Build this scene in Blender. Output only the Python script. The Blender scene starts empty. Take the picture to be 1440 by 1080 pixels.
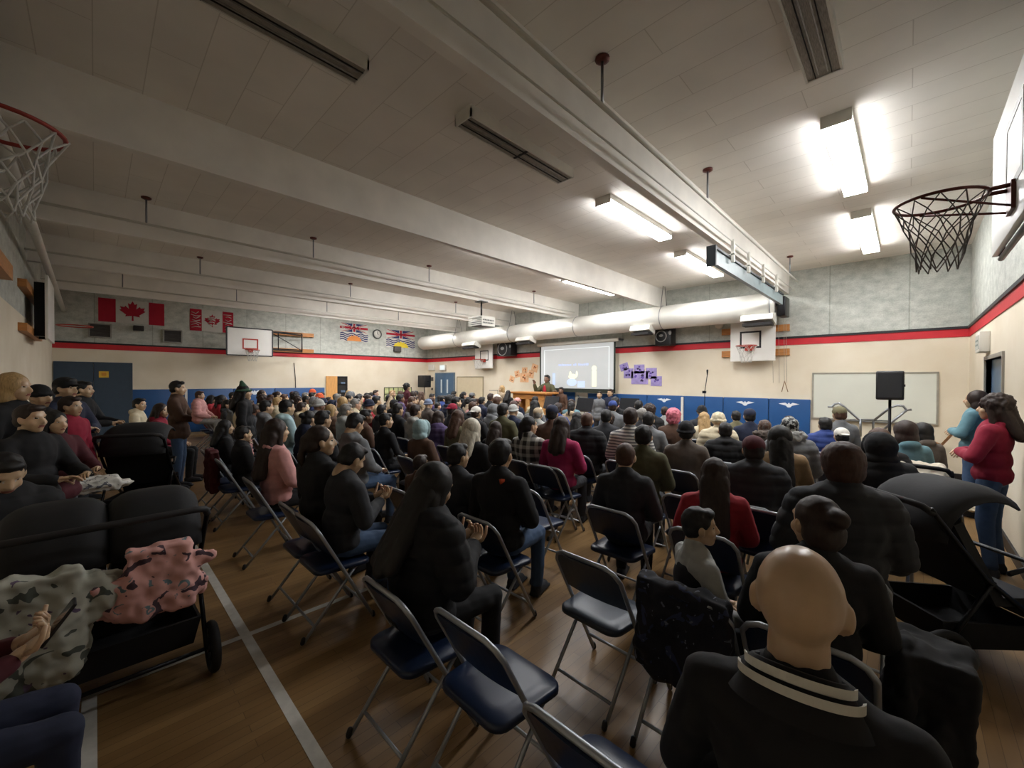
import bpy, bmesh, math, random
from mathutils import Vector, Matrix, noise, Euler
import numpy as np
random.seed(7)
sc = bpy.context.scene
C = bpy.data.collections.new('hall'); sc.collection.children.link(C)
PI = math.pi

# ---------------------------------------------------------------- camera, world, exposure
CAM_H = 1.8
F_PX, YAW, PITCH, ROLL = 571.8, 0.7726, -0.0104, 0.0038
cd = bpy.data.cameras.new('camera'); cam = bpy.data.objects.new('camera', cd); C.objects.link(cam)
cd.sensor_fit = 'HORIZONTAL'; cd.sensor_width = 36.0; cd.lens = 36.0 * F_PX / 1440.0
cd.clip_start = 0.02; cd.clip_end = 100
cam.location = (0, 0, CAM_H)
R_ = Matrix.Rotation(YAW, 3, 'Z')
fwd = R_ @ Vector((0, math.cos(PITCH), math.sin(PITCH)))
right = R_ @ Vector((1, 0, 0))
up = right.cross(fwd)
r2 = right * math.cos(ROLL) + up * math.sin(ROLL); u2 = up * math.cos(ROLL) - right * math.sin(ROLL)
cam.matrix_world = Matrix(((r2.x, u2.x, -fwd.x, 0), (r2.y, u2.y, -fwd.y, 0), (r2.z, u2.z, -fwd.z, CAM_H), (0, 0, 0, 1)))
sc.camera = cam
w = bpy.data.worlds.new('night'); sc.world = w; w.use_nodes = True
w.node_tree.nodes['Background'].inputs[0].default_value = (0.02, 0.02, 0.025, 1)
w.node_tree.nodes['Background'].inputs[1].default_value = 0.1
sc.view_settings.view_transform = 'Standard'; sc.view_settings.look = 'None'
sc.view_settings.gamma = 1.0; sc.view_settings.use_curve_mapping = False
sc.view_settings.exposure = 0.92
LAMP = 27.0      # strength of the lit fluorescent diffusers

def ray(u, v):
    return fwd + r2 * ((u - 720) / F_PX) - u2 * ((v - 540) / F_PX)
def at_z(u, v, z):
    r = ray(u, v); return Vector((0, 0, CAM_H)) + r * ((z - CAM_H) / r.z)
def at_y(u, v, y):
    r = ray(u, v); return Vector((0, 0, CAM_H)) + r * (y / r.y)
def at_x(u, v, x):
    r = ray(u, v); return Vector((0, 0, CAM_H)) + r * (x / r.x)

# room
BAY = 2.85
XR, XL, YF, YB = 0.785, -16.315, 10.98, -0.79
ZC, ZBM = 4.262, 3.771
ZS1, ZS0 = 2.80, 2.61           # top and foot of the red band
BX = [-1.924, -4.759, -7.662, -10.535, -13.39]

# ---------------------------------------------------------------- materials
def srgb(h):
    if isinstance(h, str):
        c = [int(h[i:i+2], 16) / 255 for i in (0, 2, 4)]
    else: c = list(h)
    return tuple(((x + 0.055) / 1.055) ** 2.4 if x > 0.04045 else x / 12.92 for x in c)
MATS = {}
def mat(name, col, rough=0.7, metal=0.0, nz=0.12, scale=8.0, bump=0.0, emit=0.0, alpha=None, stretch=None, sheen=0.0):
    key = name
    if key in MATS: return MATS[key]
    m = bpy.data.materials.new(name); m.use_nodes = True; MATS[key] = m
    nt = m.node_tree; N = nt.nodes; L = nt.links; b = N['Principled BSDF']
    c = srgb(col)
    b.inputs['Roughness'].default_value = rough; b.inputs['Metallic'].default_value = metal
    if sheen: b.inputs['Sheen Weight'].default_value = sheen
    tc = N.new('ShaderNodeTexCoord'); mp = N.new('ShaderNodeMapping'); L.new(tc.outputs['Object'], mp.inputs[0])
    if stretch: mp.inputs['Scale'].default_value = stretch
    n = N.new('ShaderNodeTexNoise'); n.inputs['Scale'].default_value = scale; n.inputs['Detail'].default_value = 4
    L.new(mp.outputs[0], n.inputs['Vector'])
    r = N.new('ShaderNodeValToRGB'); L.new(n.outputs['Fac'], r.inputs[0])
    r.color_ramp.elements[0].position = 0.3; r.color_ramp.elements[1].position = 0.7
    r.color_ramp.elements[0].color = tuple(x * (1 - nz) for x in c) + (1,)
    r.color_ramp.elements[1].color = tuple(min(1, x * (1 + nz)) for x in c) + (1,)
    L.new(r.outputs[0], b.inputs['Base Color'])
    if bump:
        bp = N.new('ShaderNodeBump'); bp.inputs['Strength'].default_value = bump; bp.inputs['Distance'].default_value = 0.01
        L.new(n.outputs['Fac'], bp.inputs['Height']); L.new(bp.outputs[0], b.inputs['Normal'])
    if emit:
        b.inputs['Emission Color'].default_value = c + (1,); b.inputs['Emission Strength'].default_value = emit
    return m

def mix_ramp(nt, fac, c0, c1, p0=0.4, p1=0.6):
    r = nt.nodes.new('ShaderNodeValToRGB'); nt.links.new(fac, r.inputs[0])
    e = r.color_ramp.elements; e[0].position = p0; e[1].position = p1
    e[0].color = tuple(c0) + (1,); e[1].color = tuple(c1) + (1,)
    return r.outputs[0]
def mult(nt, a, b, fac=1.0):
    m = nt.nodes.new('ShaderNodeMix'); m.data_type = 'RGBA'; m.blend_type = 'MULTIPLY'; m.inputs['Factor'].default_value = fac
    nt.links.new(a, m.inputs['A']); nt.links.new(b, m.inputs['B']); return m.outputs['Result']

def m_floor():
    m = mat('maple_floor', '8f7048', 0.34, nz=0.10, scale=2.2, stretch=(6, 0.8, 1)); nt = m.node_tree; N = nt.nodes; L = nt.links
    b = N['Principled BSDF']; base = b.inputs['Base Color'].links[0].from_socket
    tc = N.new('ShaderNodeTexCoord'); mp = N.new('ShaderNodeMapping'); mp.inputs['Rotation'].default_value = (0, 0, PI / 2)
    L.new(tc.outputs['Object'], mp.inputs[0])
    br = N.new('ShaderNodeTexBrick'); L.new(mp.outputs[0], br.inputs['Vector'])
    br.inputs['Scale'].default_value = 1.0; br.inputs['Brick Width'].default_value = 1.1; br.inputs['Row Height'].default_value = 0.058
    br.inputs['Mortar Size'].default_value = 0.0015; br.inputs['Color1'].default_value = (1, 1, 1, 1)
    br.inputs['Color2'].default_value = (0.78, 0.74, 0.68, 1); br.inputs['Mortar'].default_value = (0.45, 0.4, 0.35, 1)
    o = mult(nt, base, br.outputs['Color'])
    # painted court lines (m): x-line at y 0.70-0.77, y-line at x -3.31
    L.new(o, b.inputs['Base Color'])
    n = N.new('ShaderNodeTexNoise'); n.inputs['Scale'].default_value = 3; L.new(tc.outputs['Object'], n.inputs['Vector'])
    mr = N.new('ShaderNodeMapRange'); L.new(n.outputs['Fac'], mr.inputs['Value']); mr.inputs['To Min'].default_value = 0.28; mr.inputs['To Max'].default_value = 0.5
    L.new(mr.outputs[0], b.inputs['Roughness'])
    return m
def m_wall(axis, name):
    """plain beige block below, bare board-marked concrete above ZS1; axis = coordinate that runs along the wall"""
    m = bpy.data.materials.new(name); m.use_nodes = True; nt = m.node_tree; N = nt.nodes; L = nt.links; b = N['Principled BSDF']
    b.inputs['Roughness'].default_value = 0.75
    g = N.new('ShaderNodeNewGeometry'); sp = N.new('ShaderNodeSeparateXYZ'); L.new(g.outputs['Position'], sp.inputs[0])
    co = N.new('ShaderNodeCombineXYZ'); L.new(sp.outputs['X' if axis == 'x' else 'Y'], co.inputs[0]); L.new(sp.outputs['Z'], co.inputs[1])
    # concrete
    mp = N.new('ShaderNodeMapping'); mp.inputs['Scale'].default_value = (1, 1.35, 1); L.new(co.outputs[0], mp.inputs[0])
    n = N.new('ShaderNodeTexNoise'); n.inputs['Scale'].default_value = 5.5; n.inputs['Detail'].default_value = 8; n.inputs['Roughness'].default_value = 0.65; L.new(mp.outputs[0], n.inputs['Vector'])
    conc = mix_ramp(nt, n.outputs['Fac'], srgb('a9aca4'), srgb('cbcdc4'), 0.32, 0.66)
    n2 = N.new('ShaderNodeTexNoise'); n2.inputs['Scale'].default_value = 45; n2.inputs['Detail'].default_value = 2; L.new(mp.outputs[0], n2.inputs['Vector'])
    conc = mult(nt, conc, mix_ramp(nt, n2.outputs['Fac'], (0.86,)*3, (1, 1, 1), 0.35, 0.6))
    br = N.new('ShaderNodeTexBrick'); L.new(co.outputs[0], br.inputs['Vector']); br.offset = 0.0
    br.inputs['Scale'].default_value = 1; br.inputs['Brick Width'].default_value = 1.22; br.inputs['Row Height'].default_value = 9
    br.inputs['Mortar Size'].default_value = 0.012; br.inputs['Color1'].default_value = (1, 1, 1, 1); br.inputs['Color2'].default_value = (0.93, 0.93, 0.93, 1)
    br.inputs['Mortar'].default_value = (0.72, 0.72, 0.7, 1)
    conc = mult(nt, conc, br.outputs['Color'])
    # painted lower wall
    n3 = N.new('ShaderNodeTexNoise'); n3.inputs['Scale'].default_value = 1.6; n3.inputs['Detail'].default_value = 6; L.new(co.outputs[0], n3.inputs['Vector'])
    pnt = mix_ramp(nt, n3.outputs['Fac'], srgb('d8ccb4'), srgb('e2d8c4'), 0.3, 0.7)
    gt = N.new('ShaderNodeMath'); gt.operation = 'GREATER_THAN'; gt.inputs[1].default_value = ZS1 - 0.02; L.new(sp.outputs['Z'], gt.inputs[0])
    mx = N.new('ShaderNodeMix'); mx.data_type = 'RGBA'; L.new(gt.outputs[0], mx.inputs['Factor']); L.new(pnt, mx.inputs['A']); L.new(conc, mx.inputs['B'])
    L.new(mx.outputs['Result'], b.inputs['Base Color'])
    bp = N.new('ShaderNodeBump'); bp.inputs['Strength'].default_value = 0.15; bp.inputs['Distance'].default_value = 0.01
    L.new(n2.outputs['Fac'], bp.inputs['Height']); L.new(bp.outputs[0], b.inputs['Normal'])
    return m
def m_ceiling():
    m = mat('painted_ceiling', 'ece7de', 0.85, nz=0.06, scale=1.5); nt = m.node_tree; N = nt.nodes; L = nt.links; b = N['Principled BSDF']
    base = b.inputs['Base Color'].links[0].from_socket
    tc = N.new('ShaderNodeTexCoord')
    br = N.new('ShaderNodeTexBrick'); L.new(tc.outputs['Object'], br.inputs['Vector'])
    br.inputs['Scale'].default_value = 1; br.inputs['Brick Width'].default_value = 1.35; br.inputs['Row Height'].default_value = 0.3
    br.inputs['Mortar Size'].default_value = 0.004; br.inputs['Mortar Smooth'].default_value = 0.3
    br.inputs['Color1'].default_value = (1, 1, 1, 1); br.inputs['Color2'].default_value = (0.94, 0.94, 0.94, 1); br.inputs['Mortar'].default_value = (0.68, 0.66, 0.63, 1)
    L.new(mult(nt, base, br.outputs['Color'], 0.8), b.inputs['Base Color'])
    return m

# ---------------------------------------------------------------- mesh builder
class MB:
    def __init__(s): s.v = []; s.f = []; s.m = []; s.sm = []
    def add(s, vs, fs, mi=0, smooth=False):
        o = len(s.v); s.v += [Vector(x) for x in vs]
        for f in fs: s.f.append([i + o for i in f]); s.m.append(mi); s.sm.append(smooth)
        return s
    def box(s, x0, x1, y0, y1, z0, z1, mi=0, bev=0.0, M=None):
        vs = [(x, y, z) for z in (z0, z1) for y in (y0, y1) for x in (x0, x1)]
        if bev <= 0:
            fs = [(0, 2, 3, 1), (4, 5, 7, 6), (0, 1, 5, 4), (2, 6, 7, 3), (0, 4, 6, 2), (1, 3, 7, 5)]
        else:
            bm = bmesh.new(); bmesh.ops.create_cube(bm, size=1)
            for v in bm.verts: v.co = Vector(((x0 + x1) / 2 + v.co.x * (x1 - x0), (y0 + y1) / 2 + v.co.y * (y1 - y0), (z0 + z1) / 2 + v.co.z * (z1 - z0)))
            bmesh.ops.bevel(bm, geom=bm.edges[:], offset=bev, segments=2, affect='EDGES', profile=0.6)
            bm.verts.index_update(); vs = [v.co.copy() for v in bm.verts]; fs = [[v.index for v in f.verts] for f in bm.faces]; bm.free()
        if M is not None: vs = [M @ Vector(v) for v in vs]
        return s.add(vs, fs, mi, bev > 0)
    def tube(s, pts, r, n=8, mi=0, closed=False, caps=True):
        pts = [Vector(p) for p in pts]; k = len(pts); rs = r if isinstance(r, (list, tuple)) else [r] * k
        rings = []; prev = None
        for i, p in enumerate(pts):
            if closed: t = (pts[(i + 1) % k] - pts[i - 1]).normalized()
            else: t = (pts[min(i + 1, k - 1)] - pts[max(i - 1, 0)]).normalized()
            if prev is None:
                a = Vector((0, 0, 1)) if abs(t.z) < 0.9 else Vector((1, 0, 0)); prev = t.cross(a).normalized()
            nrm = (prev - t * prev.dot(t)).normalized(); prev = nrm; bn = t.cross(nrm)
            rings.append([p + (nrm * math.cos(2 * PI * j / n) + bn * math.sin(2 * PI * j / n)) * rs[i] for j in range(n)])
        vs = [v for rg in rings for v in rg]; fs = []
        for i in range(k if closed else k - 1):
            a = i * n; b_ = ((i + 1) % k) * n
            for j in range(n): fs.append((a + j, a + (j + 1) % n, b_ + (j + 1) % n, b_ + j))
        if caps and not closed:
            fs.append(tuple(range(n - 1, -1, -1))); fs.append(tuple((k - 1) * n + j for j in range(n)))
        return s.add(vs, fs, mi, True)
    def lathe(s, c, axis, prof, n=20, mi=0):
        """prof: [(along, radius)] closed at both ends"""
        ax = Vector(axis).normalized(); a = Vector((0, 0, 1)) if abs(ax.z) < 0.9 else Vector((1, 0, 0))
        e1 = ax.cross(a).normalized(); e2 = ax.cross(e1); c = Vector(c); vs = []; fs = []
        for t, r in prof:
            for j in range(n): vs.append(c + ax * t + (e1 * math.cos(2 * PI * j / n) + e2 * math.sin(2 * PI * j / n)) * max(r, 1e-4))
        for i in range(len(prof) - 1):
            for j in range(n): fs.append((i * n + j, i * n + (j + 1) % n, (i + 1) * n + (j + 1) % n, (i + 1) * n + j))
        fs.append(tuple(range(n - 1, -1, -1))); fs.append(tuple((len(prof) - 1) * n + j for j in range(n)))
        return s.add(vs, fs, mi, True)
    def ell(s, c, r, n=14, k=9, mi=0, M=None):
        c = Vector(c); vs = []; fs = []
        for i in range(1, k):
            th = PI * i / k
            for j in range(n):
                ph = 2 * PI * j / n
                p = Vector((r[0] * math.sin(th) * math.cos(ph), r[1] * math.sin(th) * math.sin(ph), r[2] * math.cos(th)))
                vs.append(c + (M @ p if M is not None else p))
        t = Vector((0, 0, r[2])); t = M @ t if M is not None else t
        vs.append(c + t); vs.append(c - t); T = len(vs) - 2; B = T + 1
        for i in range(k - 2):
            for j in range(n): fs.append((i * n + j, (i + 1) * n + j, (i + 1) * n + (j + 1) % n, i * n + (j + 1) % n))
        for j in range(n): fs.append((T, j, (j + 1) % n)); fs.append((B, (k - 2) * n + (j + 1) % n, (k - 2) * n + j))
        return s.add(vs, fs, mi, True)
    def cap(s, p0, r0, p1, r1, n=12):
        """closed tapered capsule"""
        p0 = Vector(p0); p1 = Vector(p1); d = p1 - p0; L = d.length
        pr = [(-r0 * math.cos(a), r0 * math.sin(a)) for a in (0.05, 0.5, 1.0)] + [(0, r0), (L, r1)] + [(L + r1 * math.cos(a), r1 * math.sin(a)) for a in (1.0, 0.5, 0.05)]
        if L < 1e-5: return s.ell(p0, (r0,) * 3)
        return s.lathe(p0, d, pr, n)
    def prism(s, outline, a, b, plane='xz', mi=0):
        """outline [(p,q)] extruded between a and b along the third axis"""
        f = {'xz': lambda p, q, t: (p, t, q), 'yz': lambda p, q, t: (t, p, q), 'xy': lambda p, q, t: (p, q, t)}[plane]
        n = len(outline); vs = [f(p, q, a) for p, q in outline] + [f(p, q, b) for p, q in outline]
        fs = [tuple(range(n - 1, -1, -1)), tuple(range(n, 2 * n))] + [(i, (i + 1) % n, n + (i + 1) % n, n + i) for i in range(n)]
        return s.add(vs, fs, mi)
    def mesh(s, name, mats, org=(0, 0, 0), fix=True):
        me = bpy.data.meshes.new(name); o = Vector(org)
        me.from_pydata([tuple(v - o) for v in s.v], [], s.f)
        for m in (mats if isinstance(mats, (list, tuple)) else [mats]): me.materials.append(m)
        for i, p in enumerate(me.polygons): p.material_index = s.m[i]; p.use_smooth = s.sm[i]
        if fix:
            bm = bmesh.new(); bm.from_mesh(me); bmesh.ops.recalc_face_normals(bm, faces=bm.faces); bm.to_mesh(me); bm.free()
        me.update(); return me
ORG = {}
def link(name, me, parent=None, loc=(0, 0, 0)):
    o = bpy.data.objects.new(name, me); C.objects.link(o); o.location = loc
    if parent is not None: o.parent = parent
    return o
def tag(o, label, cat, group=None):
    o['label'] = label; o['category'] = cat
    if group: o['group'] = group
    return o
def thing(name, label, cat, loc=(0, 0, 0), group=None, local=False):
    o = bpy.data.objects.new(name, None); C.objects.link(o); o.location = loc; o.empty_display_size = 0.1
    ORG[o.name] = Vector((0, 0, 0)) if local else Vector(loc)
    return tag(o, label, cat, group)
def part(name, mb, mats, parent, label=None):
    org = ORG.get(parent.name, Vector((0, 0, 0)))
    me = mb.mesh(name, mats, org); o = link(name, me, parent); ORG[o.name] = org
    if label: o['label'] = label
    return o
def solo(name, mb, mats, label, cat, org=None, group=None):
    if org is None:
        n = len(mb.v); org = sum(mb.v, Vector()) / n; org.z = min(v.z for v in mb.v)
    o = link(name, mb.mesh(name, mats, org), None, org); ORG[o.name] = Vector(org)
    return tag(o, label, cat, group)
def struct(name, mb, mats):
    o = link(name, mb.mesh(name, mats)); o['kind'] = 'structure'; ORG[o.name] = Vector((0, 0, 0)); return o
def arc(c, r, a0, a1, n, plane='xz'):
    out = []
    for i in range(n + 1):
        a = a0 + (a1 - a0) * i / n; p, q = r * math.cos(a), r * math.sin(a)
        out.append({'xz': (c[0] + p, c[1], c[2] + q), 'yz': (c[0], c[1] + p, c[2] + q), 'xy': (c[0] + p, c[1] + q, c[2])}[plane])
    return out

# common materials
white_paint = mat('white_paint', 'd9d6cc', 0.5, nz=0.04)
cream = mat('cream_paint', 'cfc2a4', 0.6, nz=0.03)
conc_paint = mat('painted_concrete', 'ece8e0', 0.8, nz=0.07, scale=2.5, bump=0.1)
red_band = mat('red_band_paint', 'c21c28', 0.5, nz=0.05)
black_band = mat('black_band_paint', '1b1a1d', 0.5, nz=0.1)
line_white = mat('court_line_paint', 'cfccc4', 0.4, nz=0.12, scale=14)
black_plastic = mat('black_plastic', '141416', 0.45, nz=0.1)
black_metal = mat('black_metal', '17171a', 0.35, metal=0.6, nz=0.1)
steel = mat('grey_steel', '8d9094', 0.35, metal=0.85, nz=0.08)
galv = mat('galvanised_duct', 'dcdad2', 0.45, metal=0.25, nz=0.05, scale=3)
dark_slot = mat('dark_slot', '232120', 0.8, nz=0.2)
wood = mat('wood_block', 'b5793f', 0.5, nz=0.15, scale=5, stretch=(1, 1, 8))
orange_wood = mat('orange_door_wood', 'd39a58', 0.5, nz=0.12, scale=4, stretch=(6, 6, 1))  # orange wood of the cupboard door
rim_orange = mat('rim_orange', 'a8392a', 0.45, metal=0.3, nz=0.15)
rim_brown = mat('rim_brown', '5e2a20', 0.45, metal=0.3, nz=0.15)
net_white = mat('net_cord_white', 'b9b6ae', 0.9, nz=0.15)
net_grey = mat('net_cord_grey', '6a6560', 0.9, nz=0.2)
board_white = mat('backboard_white', 'e4e2dc', 0.35, nz=0.03, scale=3)
blue_mat = mat('blue_wall_vinyl', '1f4f86', 0.42, nz=0.08, scale=3)
door_blue = mat('slate_blue_door', '45617c', 0.45, nz=0.06)
door_dark = mat('dark_slate_door', '2f4152', 0.5, nz=0.06)
glass = mat('wired_glass', 'c9d3d6', 0.15, nz=0.03)
lamp_on = mat('lit_diffuser', 'fcfdff', 0.6, emit=LAMP, nz=0)
lamp_off = mat('unlit_diffuser', '8b857b', 0.35, nz=0.35, scale=30, stretch=(8, 0.6, 1))
# ---------------------------------------------------------------- the room
struct('floor', MB().box(XL - .2, XR + .2, YB - .2, YF + .2, -0.1, 0), m_floor())
struct('ceiling', MB().box(XL - .2, XR + .2, YB - .2, YF + .2, ZC, ZC + .15), m_ceiling())
wx, wy = m_wall('x', 'front_wall_finish'), m_wall('y', 'side_wall_finish')
struct('wall_front', MB().box(XL - .2, XR + .2, YF, YF + .2, 0, ZC), wx)
struct('wall_back', MB().box(XL - .2, XR + .2, YB - .2, YB, 0, ZC), wx)
struct('wall_left', MB().box(XL - .2, XL, YB, YF, 0, ZC), wy)
# the right wall has a doorway
DY0, DY1, DZ = at_x(1412, 497, XR).y, at_x(1387, 508, XR).y, 2.1
mb = MB(); mb.box(XR, XR + .2, YB, DY0, 0, ZC); mb.box(XR, XR + .2, DY1, YF, 0, ZC); mb.box(XR, XR + .2, DY0, DY1, DZ, ZC)
struct('wall_right', mb, wy)
struct('trim_front', MB().box(XL, XR, YF - .012, YF, ZS0, ZS1 - .045, 0).box(XL, XR, YF - .03, YF, ZS1 - .045, ZS1, 1), [red_band, black_band])
struct('trim_left', MB().box(XL, XL + .012, YB, YF, ZS0, ZS1 - .045, 0).box(XL, XL + .03, YB, YF, ZS1 - .045, ZS1, 1), [red_band, black_band])
struct('trim_right', MB().box(XR - .012, XR, YB, YF, ZS0, ZS1 - .045, 0).box(XR - .03, XR, YB, YF, ZS1 - .045, ZS1, 1), [red_band, black_band])
struct('baseboard_front', MB().box(XL, XR, YF - .02, YF, 0, .12), black_band)
struct('baseboard_right', MB().box(XR - .02, XR, YB, DY0 - .06, 0, .12).box(XR - .02, XR, DY1 + .06, YF, 0, .12), black_band)
# ceiling stems of the precast deck
mb = MB()
for i, bx in enumerate(BX):
    b = MB(); b.add([(bx - .02, YB, ZC), (bx - .15 , YB, ZC), (bx - .13, YB, ZBM), (bx - .04, YB, ZBM), (bx - .02, YF, ZC), (bx - .15, YF, ZC), (bx - .13, YF, ZBM), (bx - .04, YF, ZBM)],
          [(0, 1, 2, 3), (4, 7, 6, 5), (0, 4, 5, 1), (1, 5, 6, 2), (2, 6, 7, 3), (3, 7, 4, 0)])
    struct('ceiling_beam', b, conc_paint)
# court lines
struct('trim_1', MB().box(-9.5, -1.0, .70, .76, 0, .002), line_white)
struct('trim_2', MB().box(-3.335, -3.285, -.6, 7.0, 0, .0015), line_white)
struct('trim_3', MB().box(-3.28, -.9, -.06, .0, 0, .0015), line_white)

# doorway on the right with an open blue door beyond
dr = link('door_1', MB().box(XR + .05, XR + .16, DY0, DY1, 0, DZ).mesh('door_1', door_blue)); dr['kind'] = 'structure'
fr = MB(); t = .05
fr.box(XR - .02, XR + .05, DY0 - t, DY0, 0, DZ + t); fr.box(XR - .02, XR + .05, DY1, DY1 + t, 0, DZ + t); fr.box(XR - .02, XR + .05, DY0, DY1, DZ, DZ + t)
part('door_frame', fr, mat('frame_grey', '8f8a80', .5), dr)
part('door_handle', MB().tube([(XR + .05, DY0 + .1, 1.0), (XR, DY0 + .1, 1.0), (XR, DY0 + .22, 1.0)], .01), steel, dr)
# front door with two tall glass strips
a, b_ = at_y(613, 560, YF).x, at_y(640, 560, YF).x; ZD = 2.06
dr = link('door_2', MB().box(a + .05, b_ - .05, YF - .05, YF - .001, 0, ZD).mesh('door_2', door_blue)); dr['kind'] = 'structure'
part('door_frame', MB().box(a, a + .05, YF - .06, YF, 0, ZD + .05).box(b_ - .05, b_, YF - .06, YF, 0, ZD + .05).box(a + .05, b_ - .05, YF - .06, YF, ZD, ZD + .05), mat('frame_cream', '5e6f7d', .5), dr)
m_ = (a + b_) / 2
for s in (-1, 1):
    part('door_glass', MB().box(m_ + s * .22 - .05, m_ + s * .22 + .05, YF - .056, YF - .05, 1.2, 1.8), glass, dr)
    part('push_bar', MB().tube([(m_ + s * .08, YF - .1, 1.0), (m_ + s * .6, YF - .1, 1.0)], .018).box(m_ + s * .1 - .02, m_ + s * .1 + .02, YF - .1, YF - .05, .97, 1.03), steel, dr)
# left wall double door with a yellow notice
a, b_ = YB + .02, at_x(183, 530, XL).y
dr = link('door_3', MB().box(XL, XL + .05, a, (a + b_) / 2 - .004, 0, 2.2).box(XL, XL + .05, (a + b_) / 2 + .004, b_, 0, 2.2).mesh('door_3', door_dark)); dr['kind'] = 'structure'
part('door_frame', MB().box(XL, XL + .06, b_, b_ + .05, 0, 2.25).box(XL, XL + .06, a, b_, 2.2, 2.25), door_dark, dr)
p0, p1 = at_x(139, 522, XL + .05), at_x(153, 531, XL + .05)
o = MB().box(XL + .05, XL + .058, p0.y, p1.y, p1.z, p0.z, 0); o.box(XL + .058, XL + .06, p0.y + .05, p1.y - .05, p1.z + .05, p0.z - .04, 1)
solo('notice', o, [mat('yellow_card', 'd8b03a', .6), mat('orange_print', 'c8862a', .6)], 'yellow notice with an orange centre on the dark blue double door', 'notice')
# left wall cupboard: open orange door and dark opening
p0, p1 = at_x(458, 529, XL), at_x(488, 529, XL)
t = thing('cupboard', 'open wall cupboard with an orange wooden door beside its dark shelves', 'cupboard', (XL + .02, (p0.y + p1.y) / 2, .5))
ym = at_x(473.5, 529, XL).y; zt = p0.z
part('door', MB().box(XL + .02, XL + .06, p0.y, ym, .5, zt), orange_wood, t, 'orange wooden door swung open')
part('carcass', MB().box(XL + .005, XL + .05, ym, p1.y, zt - .04, zt).box(XL + .005, XL + .05, p1.y - .04, p1.y, .5, zt).box(XL + .005, XL + .012, ym, p1.y, .5, zt), dark_slot, t)
for z in (.9, 1.25, 1.6):
    part('shelf', MB().box(XL + .012, XL + .05, ym, p1.y - .04, z, z + .02), dark_slot, t)
for z in (1.0, 1.35, 1.68):
    solo('folded_cloth', MB().box(XL + .014, XL + .055, ym + .15, p1.y - .1, z - .08, z, bev=.01), mat('grey_blue_cloth', '5c6f86', .9), 'grey blue cloth folded on the %s shelf of the open cupboard' % {1.0: 'lowest', 1.35: 'middle', 1.68: 'top'}[z], 'cloth', group='cloths folded in the cupboard')

# ---------------------------------------------------------------- lights
def fixture(x, y0, y1, lit, label, group=None, cover=None, w=.115):
    t = thing('ceiling_light', label, 'ceiling light', (x, (y0 + y1) / 2, ZC), group)
    z = ZC - .11; mb = MB()
    for ya, yb in ((y0, y0 + .015), (y1 - .015, y1)): mb.box(x - w, x + w, ya, yb, z, ZC)
    mb.box(x - w, x + w, y0 + .015, y1 - .015, z + (.04 if lit else .075), ZC)
    if not lit: mb.box(x - w, x - w + .015, y0, y1, z, z + .075); mb.box(x + w - .015, x + w, y0, y1, z, z + .075)
    part('housing', mb, white_paint, t)
    if lit:
        part('diffuser', MB().prism([(x - w + .004, z + .04), (x - w + .004, z + .018), (x - w + .02, z + .002), (x + w - .02, z + .002), (x + w - .004, z + .018), (x + w - .004, z + .04)], y0 + .016, y1 - .016, 'xz'), lamp_on, t)
    else:
        m_ = (y0 + y1) / 2
        part('diffuser', MB().box(x - w + .016, x + w - .016, y0 + .016, y1 - .016, z + .008, z + .03), lamp_off, t)
        k = MB().box(x - w + .016, x + w - .016, m_ - .012, m_ + .012, z, z + .008)
        for dx in (-.05, .05): k.box(x + dx - .003, x + dx + .003, y0 + .016, y1 - .016, z, z + .008)
        part('louvre', k, dark_slot, t)
        for dx in (-.028, .028): part('tube', MB().tube([(x + dx, y0 + .05, z + .004), (x + dx, y1 - .05, z + .004)], .004, 6), lamp_off, t)
fixture(-.50, 4.75, 6.72, True, 'lit ceiling light nearest the right wall and nearer to the camera')
fixture(-.51, 7.70, 9.95, True, 'lit ceiling light nearest the right wall, farther one by the front wall')
fixture(-.49, 1.90, 3.95, False, 'unlit ceiling light nearest the right wall')
fixture(-2.95, 4.75, 6.70, True, 'lit ceiling light just left of the big near beam, nearer one')
fixture(-3.12, 7.75, 9.90, True, 'lit ceiling light just left of the big near beam, farther one')
fixture(-2.93, 2.35, 3.90, False, 'unlit ceiling light just left of the big near beam, in line with its lit ones')
fixture(-3.08, -.55, 1.47, False, 'unlit ceiling light at the top left edge of the picture')
fixture(-5.48, 4.80, 6.72, True, 'lit ceiling light left of the second beam, nearer one')
fixture(-5.86, 7.80, 10.05, True, 'lit ceiling light left of the second beam, farther one')
fixture(-5.48, 2.40, 4.10, False, 'unlit ceiling light left of the second beam next to the lit pair')
fixture(-5.68, -.45, 1.35, False, 'unlit ceiling light left of the second beam toward the left hoop')
for x in (-8.55, -11.4, -14.3):  # extra lit fixtures, unseen behind the beams, added to light the flag wall
    for y in (4.8, 7.8):
        fixture(x, y, y + 1.9, True, 'added lit ceiling light out of view behind the %s beam, %s one' % ({-8.55: 'third', -11.4: 'fourth', -14.3: 'fifth'}[x], 'nearer' if y < 6 else 'farther'))

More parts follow.
